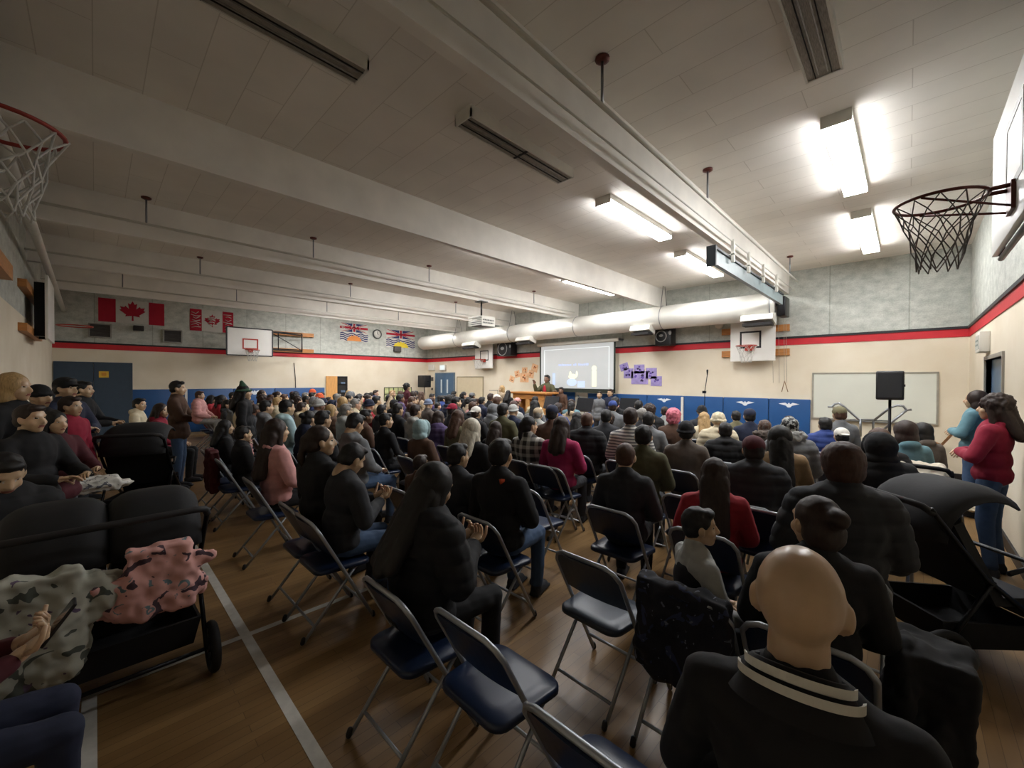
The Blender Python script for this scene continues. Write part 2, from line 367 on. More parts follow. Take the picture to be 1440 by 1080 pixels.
# ---------------------------------------------------------------- pipes with hangers along the beams
def pipe(x, y0, y1, z, hangers, label, r=.018):
    t = thing('sprinkler_pipe', label, 'pipe', (x, (y0 + y1) / 2, z))
    part('pipe', MB().tube([(x, y0, z), (x, y1, z)], r), white_paint, t)
    for y in hangers:
        part('hanger_rod', MB().tube([(x, y, z), (x, y, ZC - .02)], .011, 6), steel, t)
        part('flange', MB().lathe((x, y, ZC - .03), (0, 0, 1), [(0, .03), (.012, .055), (.03, .055)], 12), rim_brown, t)
pipe(-1.70, YB, 10.4, 3.90, (2.72, 5.0, 9.6), 'thin white pipe on brown flanged hangers along the big near beam')
pipe(-1.83, YB, 10.8, 3.80, (), 'thinner white pipe running low along the big near beam', .009)
pipe(-7.45, YB, 10.4, 3.90, (.5, 2.67, 5.06, 8.5), 'thin pipe on hangers along the middle beam right of the projector rod')
pipe(-13.1, YB, 10.4, 3.90, (.46, 2.7, 5.1, 7.6), 'thin pipe on hangers along the beam nearest the flag wall')
pipe(-10.3, YB, 10.4, 3.90, (1.5, 4.6, 8.0), 'thin pipe on hangers along the beam before the flag wall')
solo('wall_pipe', MB().tube([(-16.2, -.58, 3.62), (-2.0, -.53, 3.86)], .05, 12), white_paint, 'thick white pipe high along the back wall by the left hoop', 'pipe')

# duct on the front wall
t = thing('air_duct', 'fat round white air duct along the top of the front wall', 'duct', (-9, 10.4, 3.43))
dz = 3.44
mb = MB(); mb.lathe((-15.9, 10.4, dz), (1, 0, 0), [(0, .02), (.02, .18), (.08, .26), (.2, .3)] + [(x, .3) for x in (3.5, 7, 10, 13.8)], 28)
part('duct_body', mb, galv, t)
for x in (-13.2, -10.1, -7.3, -4.6, -2.15):
    part('collar_ring', MB().tube(arc((x, 10.4, dz), .305, 0, 2 * PI * 23 / 24, 23, 'yz'), .008, 6, closed=True), steel, t)
for (u0, u1, v) in ((652, 669, 478), (727, 747, 470), (888, 915, 456), (1043, 1088, 440)):
    a, b_ = at_y(u0, v, 10.1).x, at_y(u1, v, 10.1).x
    q = MB(); q.add([(a, 10.0, 3.12), (b_, 10.0, 3.12), (b_, 10.35, 3.02), (a, 10.35, 3.02), (a, 10.05, 3.24), (b_, 10.05, 3.24), (b_, 10.4, 3.3), (a, 10.4, 3.3)], [(0, 1, 2, 3), (4, 7, 6, 5), (0, 4, 5, 1), (1, 5, 6, 2), (2, 6, 7, 3), (3, 7, 4, 0)])
    g = part('outlet_box', q, galv, t)
    part('grille', MB().box(a + .03, b_ - .03, 10.02, 10.3, 3.0, 3.06), dark_slot, g)
for x in (-13.2, -10.1, -4.6):
    part('hanger_cable', MB().tube([(x, 10.2, dz + .2), (x, 10.35, ZC)], .006, 5).tube([(x, 10.6, dz + .2), (x, 10.45, ZC)], .006, 5), black_metal, t)

# rail box under the big beam
t = thing('curtain_track', 'long dark edged track box hanging under the big near beam', 'track', (-1.9, 7.6, 3.5))
part('box', MB().box(-1.93, -1.87, 5.78, 9.9, 3.37, 3.56), mat('track_grey', '7d8a8c', .4, nz=.08), t)
part('end_plate', MB().box(-1.96, -1.84, 5.74, 5.78, 3.33, 3.60), mat('track_black', '1a2024', .4), t)
part('edge_rail', MB().box(-1.955, -1.845, 5.78, 9.9, 3.56, 3.59), mat('track_black', '1a2024', .4), t)
for y in (6.4, 7.2, 8.1, 9.1):
    part('bracket', MB().box(-1.84, -1.80, y - .025, y + .025, 3.5, ZBM + .05).box(-1.93, -1.80, y - .025, y + .025, 3.6, 3.62), white_paint, t)
t = thing('winch', 'black cable winch under the far end of the big near beam', 'winch', (-1.95, 10.5, 3.5))
part('motor', MB().box(-2.05, -1.9, 10.3, 10.75, 3.2, 3.62, bev=.02), black_metal, t)
part('drum', MB().lathe((-2.25, 10.5, 3.5), (1, 0, 0), [(0, .08), (.02, .08), (.02, .05), (.18, .05), (.18, .08), (.2, .08)], 16), black_metal, t)
for dx in (-.22, -.1, 0, .04):
    part('cable', MB().tube([(-2.0 + dx, 10.7, 3.3), (-2.0 + dx, 10.86, 1.75)], .004, 5), mat('cable_grey', 'a59c8c', .7), t)
part('cord_end', MB().tube([(-2.0, 10.86, 1.8), (-2.06, 10.9, 1.55)], .008, 5).tube([(-2.0, 10.86, 1.8), (-1.94, 10.9, 1.55)], .008, 5), mat('cord_brown', '8b6a48', .8), t)

# projector cage hung on a black rod
pt = Vector((-7.74, 6.9, 0)); pt.x = BX[2] - .085; 
rr = ray(677, 418); kx = pt.x / rr.x; py = rr.y * kx
t = thing('projector', 'projector in a white lettered cage hanging on a black rod', 'projector', (pt.x, py, ZBM))
zb = at_x(677, 460, pt.x).z
part('rod', MB().tube([(pt.x, py, ZBM), (pt.x, py, zb + .24)], .022), black_metal, t)
part('ceiling_plate', MB().box(pt.x - .12, pt.x + .12, py - .12, py + .12, ZBM - .02, ZBM), black_metal, t)
cg = MB(); x0, x1, y0, y1 = pt.x - .25, pt.x + .27, py - .22, py + .22
cg.box(x0, x1, y0, y1, zb + .21, zb + .24); cg.box(x1 - .01, x1, y0, y1, zb, zb + .21)
for i in range(5):
    z = zb + .02 + i * .045; cg.box(x0, x1 - .01, y0, y0 + .012, z, z + .022); cg.box(x0, x1 - .01, y1 - .012, y1, z, z + .022)
cage = part('cage', cg, white_paint, t)
part('projector_body', MB().box(x0 + .06, x1 - .06, y0 + .05, y1 - .06, zb + .01, zb + .14, bev=.015), mat('projector_grey', '6f7073', .5), t)
q = MB(); random.seed(3)
for r_, z in enumerate((zb + .13, zb + .06)):
    y = y0 + .03
    while y < y1 - .06:
        ww = random.choice((.012, .02, .028)); q.box(x1, x1 + .002, y, y + ww, z, z + .035); y += ww + .012
part('lettering', q, black_plastic, cage)

# ---------------------------------------------------------------- hoops
def net(mb, c, R, r2, h, n, r=.0035, rings=5, jitter=.0):
    """diamond net hung from ring"""
    pts = []
    for k in range(rings + 1):
        f = k / rings; rad = R + (r2 - R) * (f ** .7); z = c[2] - h * f
        pts.append([Vector((c[0] + rad * math.cos(2 * PI * (j + .5 * (k % 2)) / n), c[1] + rad * math.sin(2 * PI * (j + .5 * (k % 2)) / n), z)) + Vector((random.uniform(-jitter, jitter), random.uniform(-jitter, jitter), random.uniform(-jitter, jitter) * .6)) for j in range(n)])
    for k in range(rings):
        for j in range(n):
            mb.tube([pts[k][j], pts[k + 1][j]], r, 5, caps=False)
            jj = (j + 1) % n if k % 2 else (j - 1) % n
            mb.tube([pts[k][j], pts[k + 1][jj]], r, 5, caps=False)
    return mb
def ring(c, R, r=.009, n=32): return MB().tube([(c[0] + R * math.cos(2 * PI * i / n), c[1] + R * math.sin(2 * PI * i / n), c[2]) for i in range(n)], r, 8, closed=True)

# right wall hoop, close to the camera
bx = .47; ry, rz = 4.12, 3.05; rc = (.14, ry, rz)
t = thing('basketball_hoop', 'big basketball backboard on the right wall with a brown rim and grey net', 'basketball hoop', (bx, ry, 2.8))
part('backboard', MB().box(bx, bx + .035, 3.22, 5.05, 2.80, 3.75, bev=.004), board_white, t)
part('backboard_frame', MB().tube([(bx + .05, 3.3, 2.78), (bx + .05, 5.05, 2.78)], .02).tube([(bx + .05, 5.03, 2.8), (bx + .05, 5.03, 3.75)], .02).tube([(bx + .05, 3.3, 3.77), (bx + .05, 5.03, 3.77)], .02), mat('frame_dark', '4a4a48', .5, metal=.4), t)
tg = MB()
for (ya, yb_, za, zb2) in ((ry - .3, ry + .3, 3.5, 3.55), (ry - .3, ry + .3, 3.05, 3.1), (ry - .3, ry - .25, 3.1, 3.5), (ry + .25, ry + .3, 3.1, 3.5)): tg.box(bx - .003, bx, ya, yb_, za, zb2)
part('target_square', tg, mat('target_grey', '8f8a82', .5), t)
rm = part('rim', ring(rc, .23, .011), rim_brown, t)
part('rim_plate', MB().box(bx - .02, bx, ry - .1, ry + .1, rz - .16, rz + .02), rim_brown, rm)
part('brace', MB().tube([(.36, ry - .05, rz), (bx - .01, ry - .06, rz)], .014).tube([(.36, ry + .05, rz), (bx - .01, ry + .06, rz)], .014).tube([(.05, ry - .21, rz - .01), (bx - .01, ry - .08, rz - .14)], .008).tube([(.05, ry + .21, rz - .01), (bx - .01, ry + .08, rz - .14)], .008), rim_brown, rm)
random.seed(11); part('net', net(MB(), (rc[0], rc[1], rz - .01), .23, .10, .46, 12, .004, 6, .012), net_grey, t)
part('wall_arm', MB().tube([(bx + .05, 3.5, 3.7), (XR, 3.5, 3.5)], .02).tube([(bx + .05, 4.8, 3.7), (XR, 4.8, 3.5)], .02).tube([(bx + .05, 4.8, 2.95), (XR, 4.8, 3.2)], .02).tube([(bx + .05, 3.5, 2.95), (XR, 3.5, 3.2)], .02), black_metal, t)
# back wall hoop at the left edge
rc = (-3.22, -.33, 3.05)
t = thing('basketball_hoop', 'red rim with a white net at the upper left edge of the picture', 'basketball hoop', (-3.2, -.5, 2.8))
part('backboard', MB().box(-4.0, -2.4, -.72, -.69, 2.8, 3.75, bev=.004), board_white, t)
rm = part('rim', ring(rc, .23, .011), mat('rim_red', '8a2a1e', .5, metal=.3), t)
part('brace', MB().tube([(-3.28, -.54, 3.05), (-3.28, -.69, 3.05)], .014).tube([(-3.16, -.54, 3.05), (-3.16, -.69, 3.05)], .014), rim_orange, rm)
part('net', net(MB(), (rc[0], rc[1], 3.04), .23, .10, .44, 12, .0055, 6, .02), net_white, t)
part('wall_arm', MB().tube([(-3.6, -.72, 3.5), (-3.6, YB, 3.5)], .02), black_metal, t); part('wall_arm', MB().tube([(-2.8, -.72, 3.5), (-2.8, YB, 3.5)], .02), black_metal, t)
# second hoop on the back wall seen edge on
t = thing('basketball_hoop', 'side basketball board seen edge on along the back wall beside the flag wall', 'basketball hoop', (-10.9, -.6, 2.4))
part('backboard', MB().box(-11.6, -10.2, -.57, -.53, 2.45, 3.5, bev=.004), board_white, t)
part('rail', MB().box(-11.9, -9.4, YB, YB + .09, 3.15, 3.27), wood, t); part('rail', MB().box(-11.9, -9.4, YB, YB + .09, 2.5, 2.62), wood, t)
part('wall_arm', MB().box(-11.3, -11.2, YB + .09, -.57, 2.5, 3.4), black_metal, t); part('wall_arm', MB().box(-10.5, -10.4, YB + .09, -.57, 2.5, 3.4), black_metal, t)
part('rim', ring((-10.9, -.25, 2.75), .23, .01), rim_orange, t)
solo('wood_beam', MB().box(-7.6, -4.2, YB, YB + .12, 2.95, 3.12), wood, 'brown wooden beam bolted high on the back wall left of the pipe', 'wooden beam')

# flag wall hoop
a, b_ = at_x(319, 480, -15.2), at_x(383, 480, -15.2); z0, z1 = 2.55, 3.42
t = thing('basketball_hoop', 'white basketball board with a red square on its dark swing frame on the flag wall', 'basketball hoop', (-15.2, (a.y + b_.y) / 2, z0))
part('backboard', MB().box(-15.23, -15.2, a.y, b_.y, z0, z1), board_white, t)
ed = MB()
for (ya, yb_, za, zb2) in ((a.y, b_.y, z0 - .02, z0 + .015), (a.y, b_.y, z1 - .015, z1 + .02), (a.y - .02, a.y + .015, z0, z1), (b_.y - .015, b_.y + .02, z0, z1)): ed.box(-15.24, -15.19, ya, yb_, za, zb2)
part('backboard_edge', ed, mat('edge_dark', '26262a', .5), t)
ym, zm = (a.y + b_.y) / 2, z0 + .22
tg = MB()
for (ya, yb_, za, zb2) in ((ym - .22, ym + .22, zm - .02, zm + .02), (ym - .22, ym + .22, zm + .28, zm + .32), (ym - .22, ym - .18, zm + .02, zm + .28), (ym + .18, ym + .22, zm + .02, zm + .28)): tg.box(-15.2, -15.196, ya, yb_, za, zb2)
part('target_square', tg, rim_orange, t)
rm = part('rim', ring((-14.95, ym, zm - .05), .2, .01), rim_orange, t)
part('rim_plate', MB().box(-15.2, -15.14, ym - .06, ym + .06, zm - .12, zm), rim_orange, rm)
part('net', net(MB(), (-14.95, ym, zm - .06), .2, .11, .35, 10, .004, 4, .01), net_white, t)
c0, c1 = at_x(425, 466, -15.9).y, at_x(425, 493, -15.9).y; ys = at_x(426, 480, -15.9).y
fm = MB()
for z in (2.8, 3.4):
    fm.tube([(-15.25, a.y + .3, z), (-16.0, ys, z)], .022); fm.tube([(-15.9, a.y + .5, z + .06), (-16.05, ys, z + .06)], .018); fm.tube([(-16.25, a.y + .3, z), (-15.25, b_.y - .2, z)], .02)
for p in ((-15.5, b_.y), (-16.0, ys)): fm.tube([(p[0], p[1], 2.8), (p[0], p[1], 3.46)], .022)
fm.tube([(-15.4, b_.y + .02, 3.36), (-16.0, ys, 2.84)], .014); fm.tube([(-15.8, b_.y + .35, 2.8), (-15.8, b_.y + .35, 3.4)], .018)
part('swing_frame', fm, mat('frame_black', '202226', .4, metal=.5), t)
for z in (2.78, 3.38):
    y0 = ys - .1; part('wall_block', MB().box(XL, XL + .1, y0 - 1.5, at_x(440, 480, XL).y, z, z + .14), wood, t)

# front wall hoops
def front_hoop(u0, u1, zt, zb, ur, label, black_sq=True, sidebars=True, yb=YF - .25):
    a, b_ = at_y(u0, 500, yb).x, at_y(u1, 500, yb).x; m_ = (a + b_) / 2
    t = thing('basketball_hoop', label, 'basketball hoop', (m_, yb, zb))
    part('backboard', MB().box(a, b_, yb, yb + .04, zb, zt, bev=.004), board_white, t)
    w_ = (b_ - a); sq = MB(); s = w_ * .24; zq = zb + .3
    m2 = m_ if ur is None else at_y(ur, 500, yb).x
    for (xa, xb, za, zb2) in ((m2 - s, m2 + s, zq, zq + .04), (m2 - s, m2 + s, zq + .36, zq + .4), (m2 - s, m2 - s + .04, zq + .04, zq + .36), (m2 + s - .04, m2 + s, zq + .04, zq + .36)): sq.box(xa, xb, yb - .004, yb, za, zb2)
    part('target_square', sq, black_plastic, t)
    rm = part('rim', ring((m2, yb - .32, zq + .04), .21, .009), rim_orange, t)
    part('rim_plate', MB().box(m2 - .09, m2 + .09, yb - .1, yb, zq - .06, zq + .06), rim_orange, rm)
    part('net', net(MB(), (m2, yb - .32, zq + .03), .21, .1, .38, 10, .004, 4, .01), net_white, t)
    for z in (zb + .12, zt - .25):
        part('support_arm', MB().box(m_ - .3, m_ - .2, yb + .04, YF, z, z + .08).box(m_ + .2, m_ + .3, yb + .04, YF, z, z + .08), black_metal, t)
    if sidebars:
        for (v, z) in ((466, 2.93), (499, 2.38)):
            xa, xb = at_y(1015, v, YF - .05).x, at_y(1110, v, YF - .05).x
            part('wood_rail', MB().box(xa, xb, YF - .06, YF, z, z + .15), wood, t)
front_hoop(1027, 1090, 3.28, 2.26, 1055, 'white basketball board between brown rails on the front wall near the whiteboard')
front_hoop(668, 692.5, 3.2, 2.25, 681, 'small white basketball board on the front wall between the door and the screen', sidebars=False)

# ---------------------------------------------------------------- flags and boxes on the left wall
LEAF = [(0, 1), (.11, .78), (.24, .85), (.19, .48), (.37, .66), (.42, .56), (.64, .6), (.57, .42), (.67, .36), (.34, .08), (.38, -.04), (.04, .02), (.05, -.3), (-.05, -.3), (-.04, .02), (-.38, -.04), (-.34, .08), (-.67, .36), (-.57, .42), (-.64, .6), (-.42, .56), (-.37, .66), (-.19, .48), (-.24, .85), (-.11, .78)]
def fan(mb, pts, x0, x1, mi):
    mb.prism(pts, x0, x1, 'yz', mi)
flag_white = mat('flag_white_cloth', 'c4c2ba', .9, nz=.04); flag_red = mat('flag_red_cloth', 'a3142b', .9, nz=.06); flag_blue = mat('flag_blue_cloth', '2d3160', .9, nz=.06); flag_yellow = mat('flag_yellow_cloth', 'e0c83a', .9, nz=.05); flag_orange = mat('flag_orange_cloth', 'd98a4a', .9, nz=.06)
def quad_on_wall(u0, u1, vt0, vb0): 
    p, q = at_x(u0, (vt0 + vb0) / 2, XL), at_x(u1, (vt0 + vb0) / 2, XL); return p.y, q.y
# national flag
ya, yb_ = at_x(138, 434, XL).y, at_x(231, 442, XL).y; zt = at_x(185, 423, XL).z; zb = at_x(185, 455, XL).z
mb = MB().box(XL + .005, XL + .012, ya, yb_, zb, zt, 0); w_ = (yb_ - ya)
mb.box(XL + .012, XL + .015, ya, ya + w_ * .25, zb, zt, 1); mb.box(XL + .012, XL + .015, yb_ - w_ * .25, yb_, zb, zt, 1)
ym, zm = (ya + yb_) / 2, (zt + zb) / 2 - .12
fan(mb, [(ym + p * .42, zm + q * .44) for p, q in LEAF], XL + .012, XL + .016, 1)
solo('flag', mb, [flag_white, flag_red], 'large flag with dark red side bands and a red maple leaf', 'flag')
# patterned maple leaf flag
ya, yb_ = at_x(267, 447, XL).y, at_x(328, 452, XL).y; zt = at_x(290, 436, XL).z; zb = at_x(290, 466, XL).z; w_ = yb_ - ya
mb = MB().box(XL + .005, XL + .012, ya, yb_, zb, zt, 0); mb.box(XL + .012, XL + .015, ya, ya + w_ * .26, zb, zt, 1); mb.box(XL + .012, XL + .015, yb_ - w_ * .26, yb_, zb, zt, 1)
ym, zm = (ya + yb_) / 2, (zt + zb) / 2 - .1
fan(mb, [(ym + p * .32, zm + q * .32) for p, q in LEAF], XL + .012, XL + .015, 1)
random.seed(5)
for side in (ya + w_ * .13, yb_ - w_ * .13, ym):
    for k in range(7):
        z = zb + .1 + (zt - zb - .2) * k / 6 if side != ym else zm + k * .03; dy = .14 if side != ym else .13
        mb.tube([(XL + .016, side - dy * random.uniform(.5, 1), z), (XL + .018, side, z + random.uniform(-.06, .06)), (XL + .016, side + dy * random.uniform(.5, 1), z + random.uniform(-.03, .03))], .011, 5, 0)
solo('flag', mb, [flag_white, flag_red], 'smaller maple leaf flag patterned with white curving strokes', 'flag')
def sun_flag(u0, u1, vt, vb, sun, label, busy):
    um = (u0 + u1) / 2
    ya, yb_ = at_x(u0, vt + 12, XL).y, at_x(u1, vt + 12, XL).y; zt = at_x(um, vt, XL).z; zb = at_x(um, vb, XL).z; w_ = yb_ - ya; h = zt - zb
    mb = MB().box(XL + .005, XL + .012, ya, yb_, zb, zt, 0); ym = (ya + yb_) / 2
    zc = zt - h * .24; x0, x1 = XL + .012, XL + .015
    for (p, q) in (((ya + .02, zt), (ym, zc)), ((yb_ - .02, zt), (ym, zc)), ((ya + .02, zc - h * .24), (ym, zc)), ((yb_ - .02, zc - h * .24), (ym, zc))):
        s = 1 if q[0] > p[0] else -1; e = 1 if p[1] > q[1] else -1
        fan(mb, [(p[0] + s * .16, p[1]), (q[0] - s * .08, p[1]), (q[0] - s * .08, q[1] + e * .05)], x0, x1, 2)
        fan(mb, [(p[0], p[1] - e * .0), (p[0] + s * .08, p[1]), (q[0], q[1] + .02), (q[0], q[1] - .02)], x0, x1 + .001, 1)
    mb.box(x0, x1 + .002, ya, yb_, zc - .045, zc + .045, 1); mb.box(x0, x1 + .002, ym - .045, ym + .045, zc - h * .22, zt, 1)
    for k in range(4):
        z = zt - h * (.56 + .11 * k); top = []; n = 24
        for i in range(n + 1): top.append((ya + w_ * i / n, z + .03 * math.sin(i / n * 2 * PI * 3)))
        for i in range(n): fan(mb, [top[i], top[i + 1], (top[i + 1][0], top[i + 1][1] - .045), (top[i][0], top[i][1] - .045)], x0, x1, 2)
    pts = [(ym + .26 * w_ * math.cos(a), zb + .01 + h * (.27 if i % 2 else .36) * math.sin(a)) for i, a in enumerate([PI * k / 16 for k in range(17)])]
    fan(mb, pts, x0, x1 + .003, 3)
    if busy:
        random.seed(9)
        for k in range(26):
            y = random.uniform(ya + .05, yb_ - .05); z = random.uniform(zc - .1, zc + .1); mb.tube([(x1, y, z), (x1, y + .04, z + .02)], .012, 4, 0)
    solo('flag', mb, [flag_white, flag_red, flag_blue, sun], label, 'flag')
sun_flag(478, 517, 455.5, 480, flag_orange, 'crossed flag with wavy blue stripes and an orange sun left of the clock', True)
sun_flag(543, 583, 465, 489, flag_yellow, 'crossed flag with wavy blue stripes and a yellow sun right of the clock', False)
p = at_x(530, 470, XL)
t = thing('wall_clock', 'round wall clock with a dark rim between two striped flags', 'clock', (XL + .03, p.y, p.z))
part('rim', MB().lathe((XL, p.y, p.z), (1, 0, 0), [(0, .2), (.06, .2), (.06, .16), (.03, .16)], 24), mat('clock_rim', '3a3c3a', .4), t)
part('dial', MB().lathe((XL + .01, p.y, p.z), (1, 0, 0), [(0, .17), (.03, .17)], 24), white_paint, t)
part('hand', MB().box(XL + .04, XL + .044, p.y - .008, p.y + .008, p.z, p.z + .12), black_plastic, t); part('hand', MB().box(XL + .04, XL + .044, p.y, p.y + .08, p.z - .008, p.z + .008), black_plastic, t)
def wall_box_L(name, u0, v0, u1, v1, d, m, label, cat, grille=False):
    a, b_ = at_x(u0, v0, XL), at_x(u1, v1, XL)
    if grille:
        t = thing(name, label, cat, (XL, (a.y + b_.y) / 2, b_.z))
        part('frame', MB().box(XL, XL + d, a.y, a.y + .03, b_.z, a.z).box(XL, XL + d, b_.y - .03, b_.y, b_.z, a.z).box(XL, XL + d, a.y + .03, b_.y - .03, a.z - .03, a.z).box(XL, XL + d, a.y + .03, b_.y - .03, b_.z, b_.z + .03), mat('vent_frame', '8c8983', .6), t)
        g = MB().box(XL, XL + .01, a.y + .03, b_.y - .03, b_.z + .03, a.z - .03); n = 9
        for i in range(n):
            z = b_.z + .04 + (a.z - b_.z - .08) * i / n; g.box(XL + .01, XL + d * .7, a.y + .03, b_.y - .03, z, z + .015)
        part('louvre', g, m, t)
    else: solo(name, MB().box(XL, XL + d, a.y, b_.y, b_.z, a.z, bev=.01), m, label, cat)
vent_m = mat('vent_grey', '4b4744', .6)
wall_box_L('wall_vent', 124, 454, 157, 476, .08, vent_m, 'grey wall vent below the left band of the large flag', 'vent', True)
wall_box_L('wall_vent', 229, 463, 256, 483, .08, vent_m, 'grey wall vent below the right band of the large flag', 'vent', True)
wall_box_L('speaker_box', 187, 458, 202, 466, .18, black_plastic, 'small black box under the maple leaf of the large flag', 'speaker')
wall_box_L('sensor_box', 553, 487, 562, 495, .15, vent_m, 'small dark box under the yellow sun flag', 'box')
p = at_x(413, 512, XL)
solo('loose_rope', MB().tube([(XL + .03, p.y, 2.4), (XL + .02, p.y + .02, 2.2), (XL + .04, p.y + .05, 1.8), (XL + .02, p.y + .06, 1.45)], .012, 6), black_plastic, 'dark cord hanging on the beige wall right of the flag wall hoop', 'cord')
a, b_ = at_x(540, 545, XL), at_x(578, 562, XL)
t = thing('notice_board', 'pale green notice board with a black grid near the far corner', 'notice board', (XL, (a.y + b_.y) / 2, b_.z))
part('panel', MB().box(XL, XL + .02, a.y, b_.y, b_.z, a.z), mat('pale_green_card', 'b9c08a', .7, nz=.25, scale=4), t)
g = MB()
for i in range(7): y = a.y + (b_.y - a.y) * i / 6; g.box(XL + .02, XL + .035, y - .012, y + .012, b_.z, a.z)
for i in range(3): z = b_.z + (a.z - b_.z) * i / 2; g.box(XL + .02, XL + .035, a.y, b_.y, z - .012, z + .012)
part('grid', g, black_plastic, t)

# ---------------------------------------------------------------- blue wall mats
def bird(mb, x, y, z, s, ax):
    pts = [(-1, .15), (-.35, .28), (-.12, .12), (0, .3), (.12, .12), (.35, .28), (1, .15), (.3, -.05), (.12, -.25), (-.12, -.25), (-.3, -.05)]
    if ax == 'F': mb.prism([(x + p * s, z + q * s) for p, q in pts], y - .003, y, 'xz')
    else: mb.prism([(y + p * s, z + q * s) for p, q in pts], x, x + .003, 'yz')
bird_white = mat('bird_white', 'dfe4ea', .5)
def mats_front(edges, zt, lab, birds, grp):
    for i in range(len(edges) - 1):
        a, b_ = edges[i], edges[i + 1]
        t = thing('wall_mat', lab[i], 'wall mat', ((a + b_) / 2, YF - .06, .1), grp)
        pm = part('pad', MB().box(a + .006, b_ - .006, YF - .06, YF - .002, .1, zt, bev=.015), blue_mat, t)
        if i in birds:
            q = MB(); bird(q, (a + b_) / 2, YF - .06, zt - .14, .2, 'F'); part('emblem', q, bird_white, t, 'white bird emblem')
ed = [at_y(u, 560, YF - .05).x for u in (866, 910, 960, 1017, 1081, 1140)]
mats_front(ed, 1.39, ['blue padded wall mat right below the corner of the screen', 'blue padded wall mat with a bird emblem left of the microphone stand', 'blue padded wall mat right behind the tall microphone stand', 'blue padded wall mat with a bird emblem right of the microphone stand', 'blue padded wall mat with a bird emblem touching the whiteboard'], (1, 3, 4), None)
solo('mat_post', MB().box(ed[2] - .03, ed[2] + .03, YF - .09, YF - .062, .1, 1.36), white_paint, 'narrow white strip between two blue wall mats left of the microphone stand', 'strip')
ed = [at_y(u, 560, YF - .05).x for u in (775, 808)]
mats_front(ed, 1.42, ['blue padded wall mat right beside the wooden desk'], (0,), None)
# banner next to it
a, b_ = at_y(809, 560, YF - .04).x, at_y(826, 560, YF - .04).x
solo('poster', MB().box(a, b_, YF - .03, YF - .002, .7, 1.42, 0).tube([(a + .1, YF - .035, 1.3), (b_ - .1, YF - .035, 1.05)], .02, 5, 1), [white_paint, mat('poster_grey', '7a8a92', .7)], 'pale poster with a grey slanting streak between blue mats', 'poster')
a, b_ = at_y(827, 560, YF - .05).x, at_y(866, 560, YF - .05).x
solo('wall_mat', MB().box(a, b_ - .006, YF - .06, YF - .002, .1, 1.38, bev=.015), blue_mat, 'blue padded wall mat below the right half of the screen', 'wall mat')
ys = [.75, 2.0, 3.25, 4.5, 5.75, 7.1]
nm = ['first', 'second', 'third', 'fourth', 'fifth']
for i in range(5):
    t = thing('wall_mat', ('blue padded mat on the flag wall, %s from the dark double door' % nm[i]), 'wall mat', (XL + .05, (ys[i] + ys[i + 1]) / 2, .1))
    y1 = min(ys[i + 1], at_x(456, 540, XL).y)
    part('pad', MB().box(XL + .002, XL + .06, ys[i] + .006, y1 - .006, .1, 1.47, bev=.015), blue_mat, t)
    if i in (2,): q = MB(); bird(q, XL + .06, (ys[i] + y1) / 2, 1.32, .28, 'L'); part('emblem', q, bird_white, t, 'white bird emblem')
solo('mat_post', MB().box(XL + .062, XL + .09, 1.97, 2.03, .1, 1.47), white_paint, 'narrow pale strip between blue mats on the flag wall behind the standing man', 'strip')
solo('wall_mat', MB().box(XR - .06, XR - .002, 4.0, 5.5, .1, 1.4, bev=.015), blue_mat, 'blue padded mat on the right wall beyond the woman in red', 'wall mat')

# ---------------------------------------------------------------- front wall items
def wall_panel(u0, u1, vt, vb):
    a, b_ = at_y(u0, vt, YF), at_y(u1, vb, YF); return a.x, b_.x, b_.z, a.z
x0, x1 = at_y(1142, 560, YF).x, at_y(1320, 560, YF).x
t = thing('whiteboard', 'wide whiteboard with a thin frame on the front wall behind the loudspeaker', 'whiteboard', ((x0 + x1) / 2, YF, .98))
part('panel', MB().box(x0 + .03, x1 - .03, YF - .02, YF - .001, 1.01, 1.95), mat('whiteboard_white', 'd6d8cc', .25, nz=.03, scale=2), t)
part('frame', MB().box(x0, x1, YF - .03, YF, 1.95, 1.98).box(x0, x1, YF - .03, YF, .98, 1.01).box(x0, x0 + .03, YF - .03, YF, 1.01, 1.95).box(x1 - .03, x1, YF - .03, YF, 1.01, 1.95), mat('frame_alu', 'a8a496', .4, metal=.4), t)
part('pen_tray', MB().box(x0 + .3, x1 - .3, YF - .07, YF - .03, .97, .985), steel, t)
x0, x1 = at_y(643, 540, YF).x, at_y(680, 540, YF).x
t = thing('wall_panel', 'flat cream wall panel beside the blue front door', 'panel', ((x0 + x1) / 2, YF, .6))
part('panel', MB().box(x0 + .03, x1 - .03, YF - .015, YF - .001, .6, 1.9), cream, t)
part('frame', MB().box(x0, x1, YF - .025, YF, 1.9, 1.93).box(x0, x0 + .03, YF - .025, YF, .6, 1.9).box(x1 - .03, x1, YF - .025, YF, .6, 1.9), mat('frame_tan', '8f8468', .6), t)
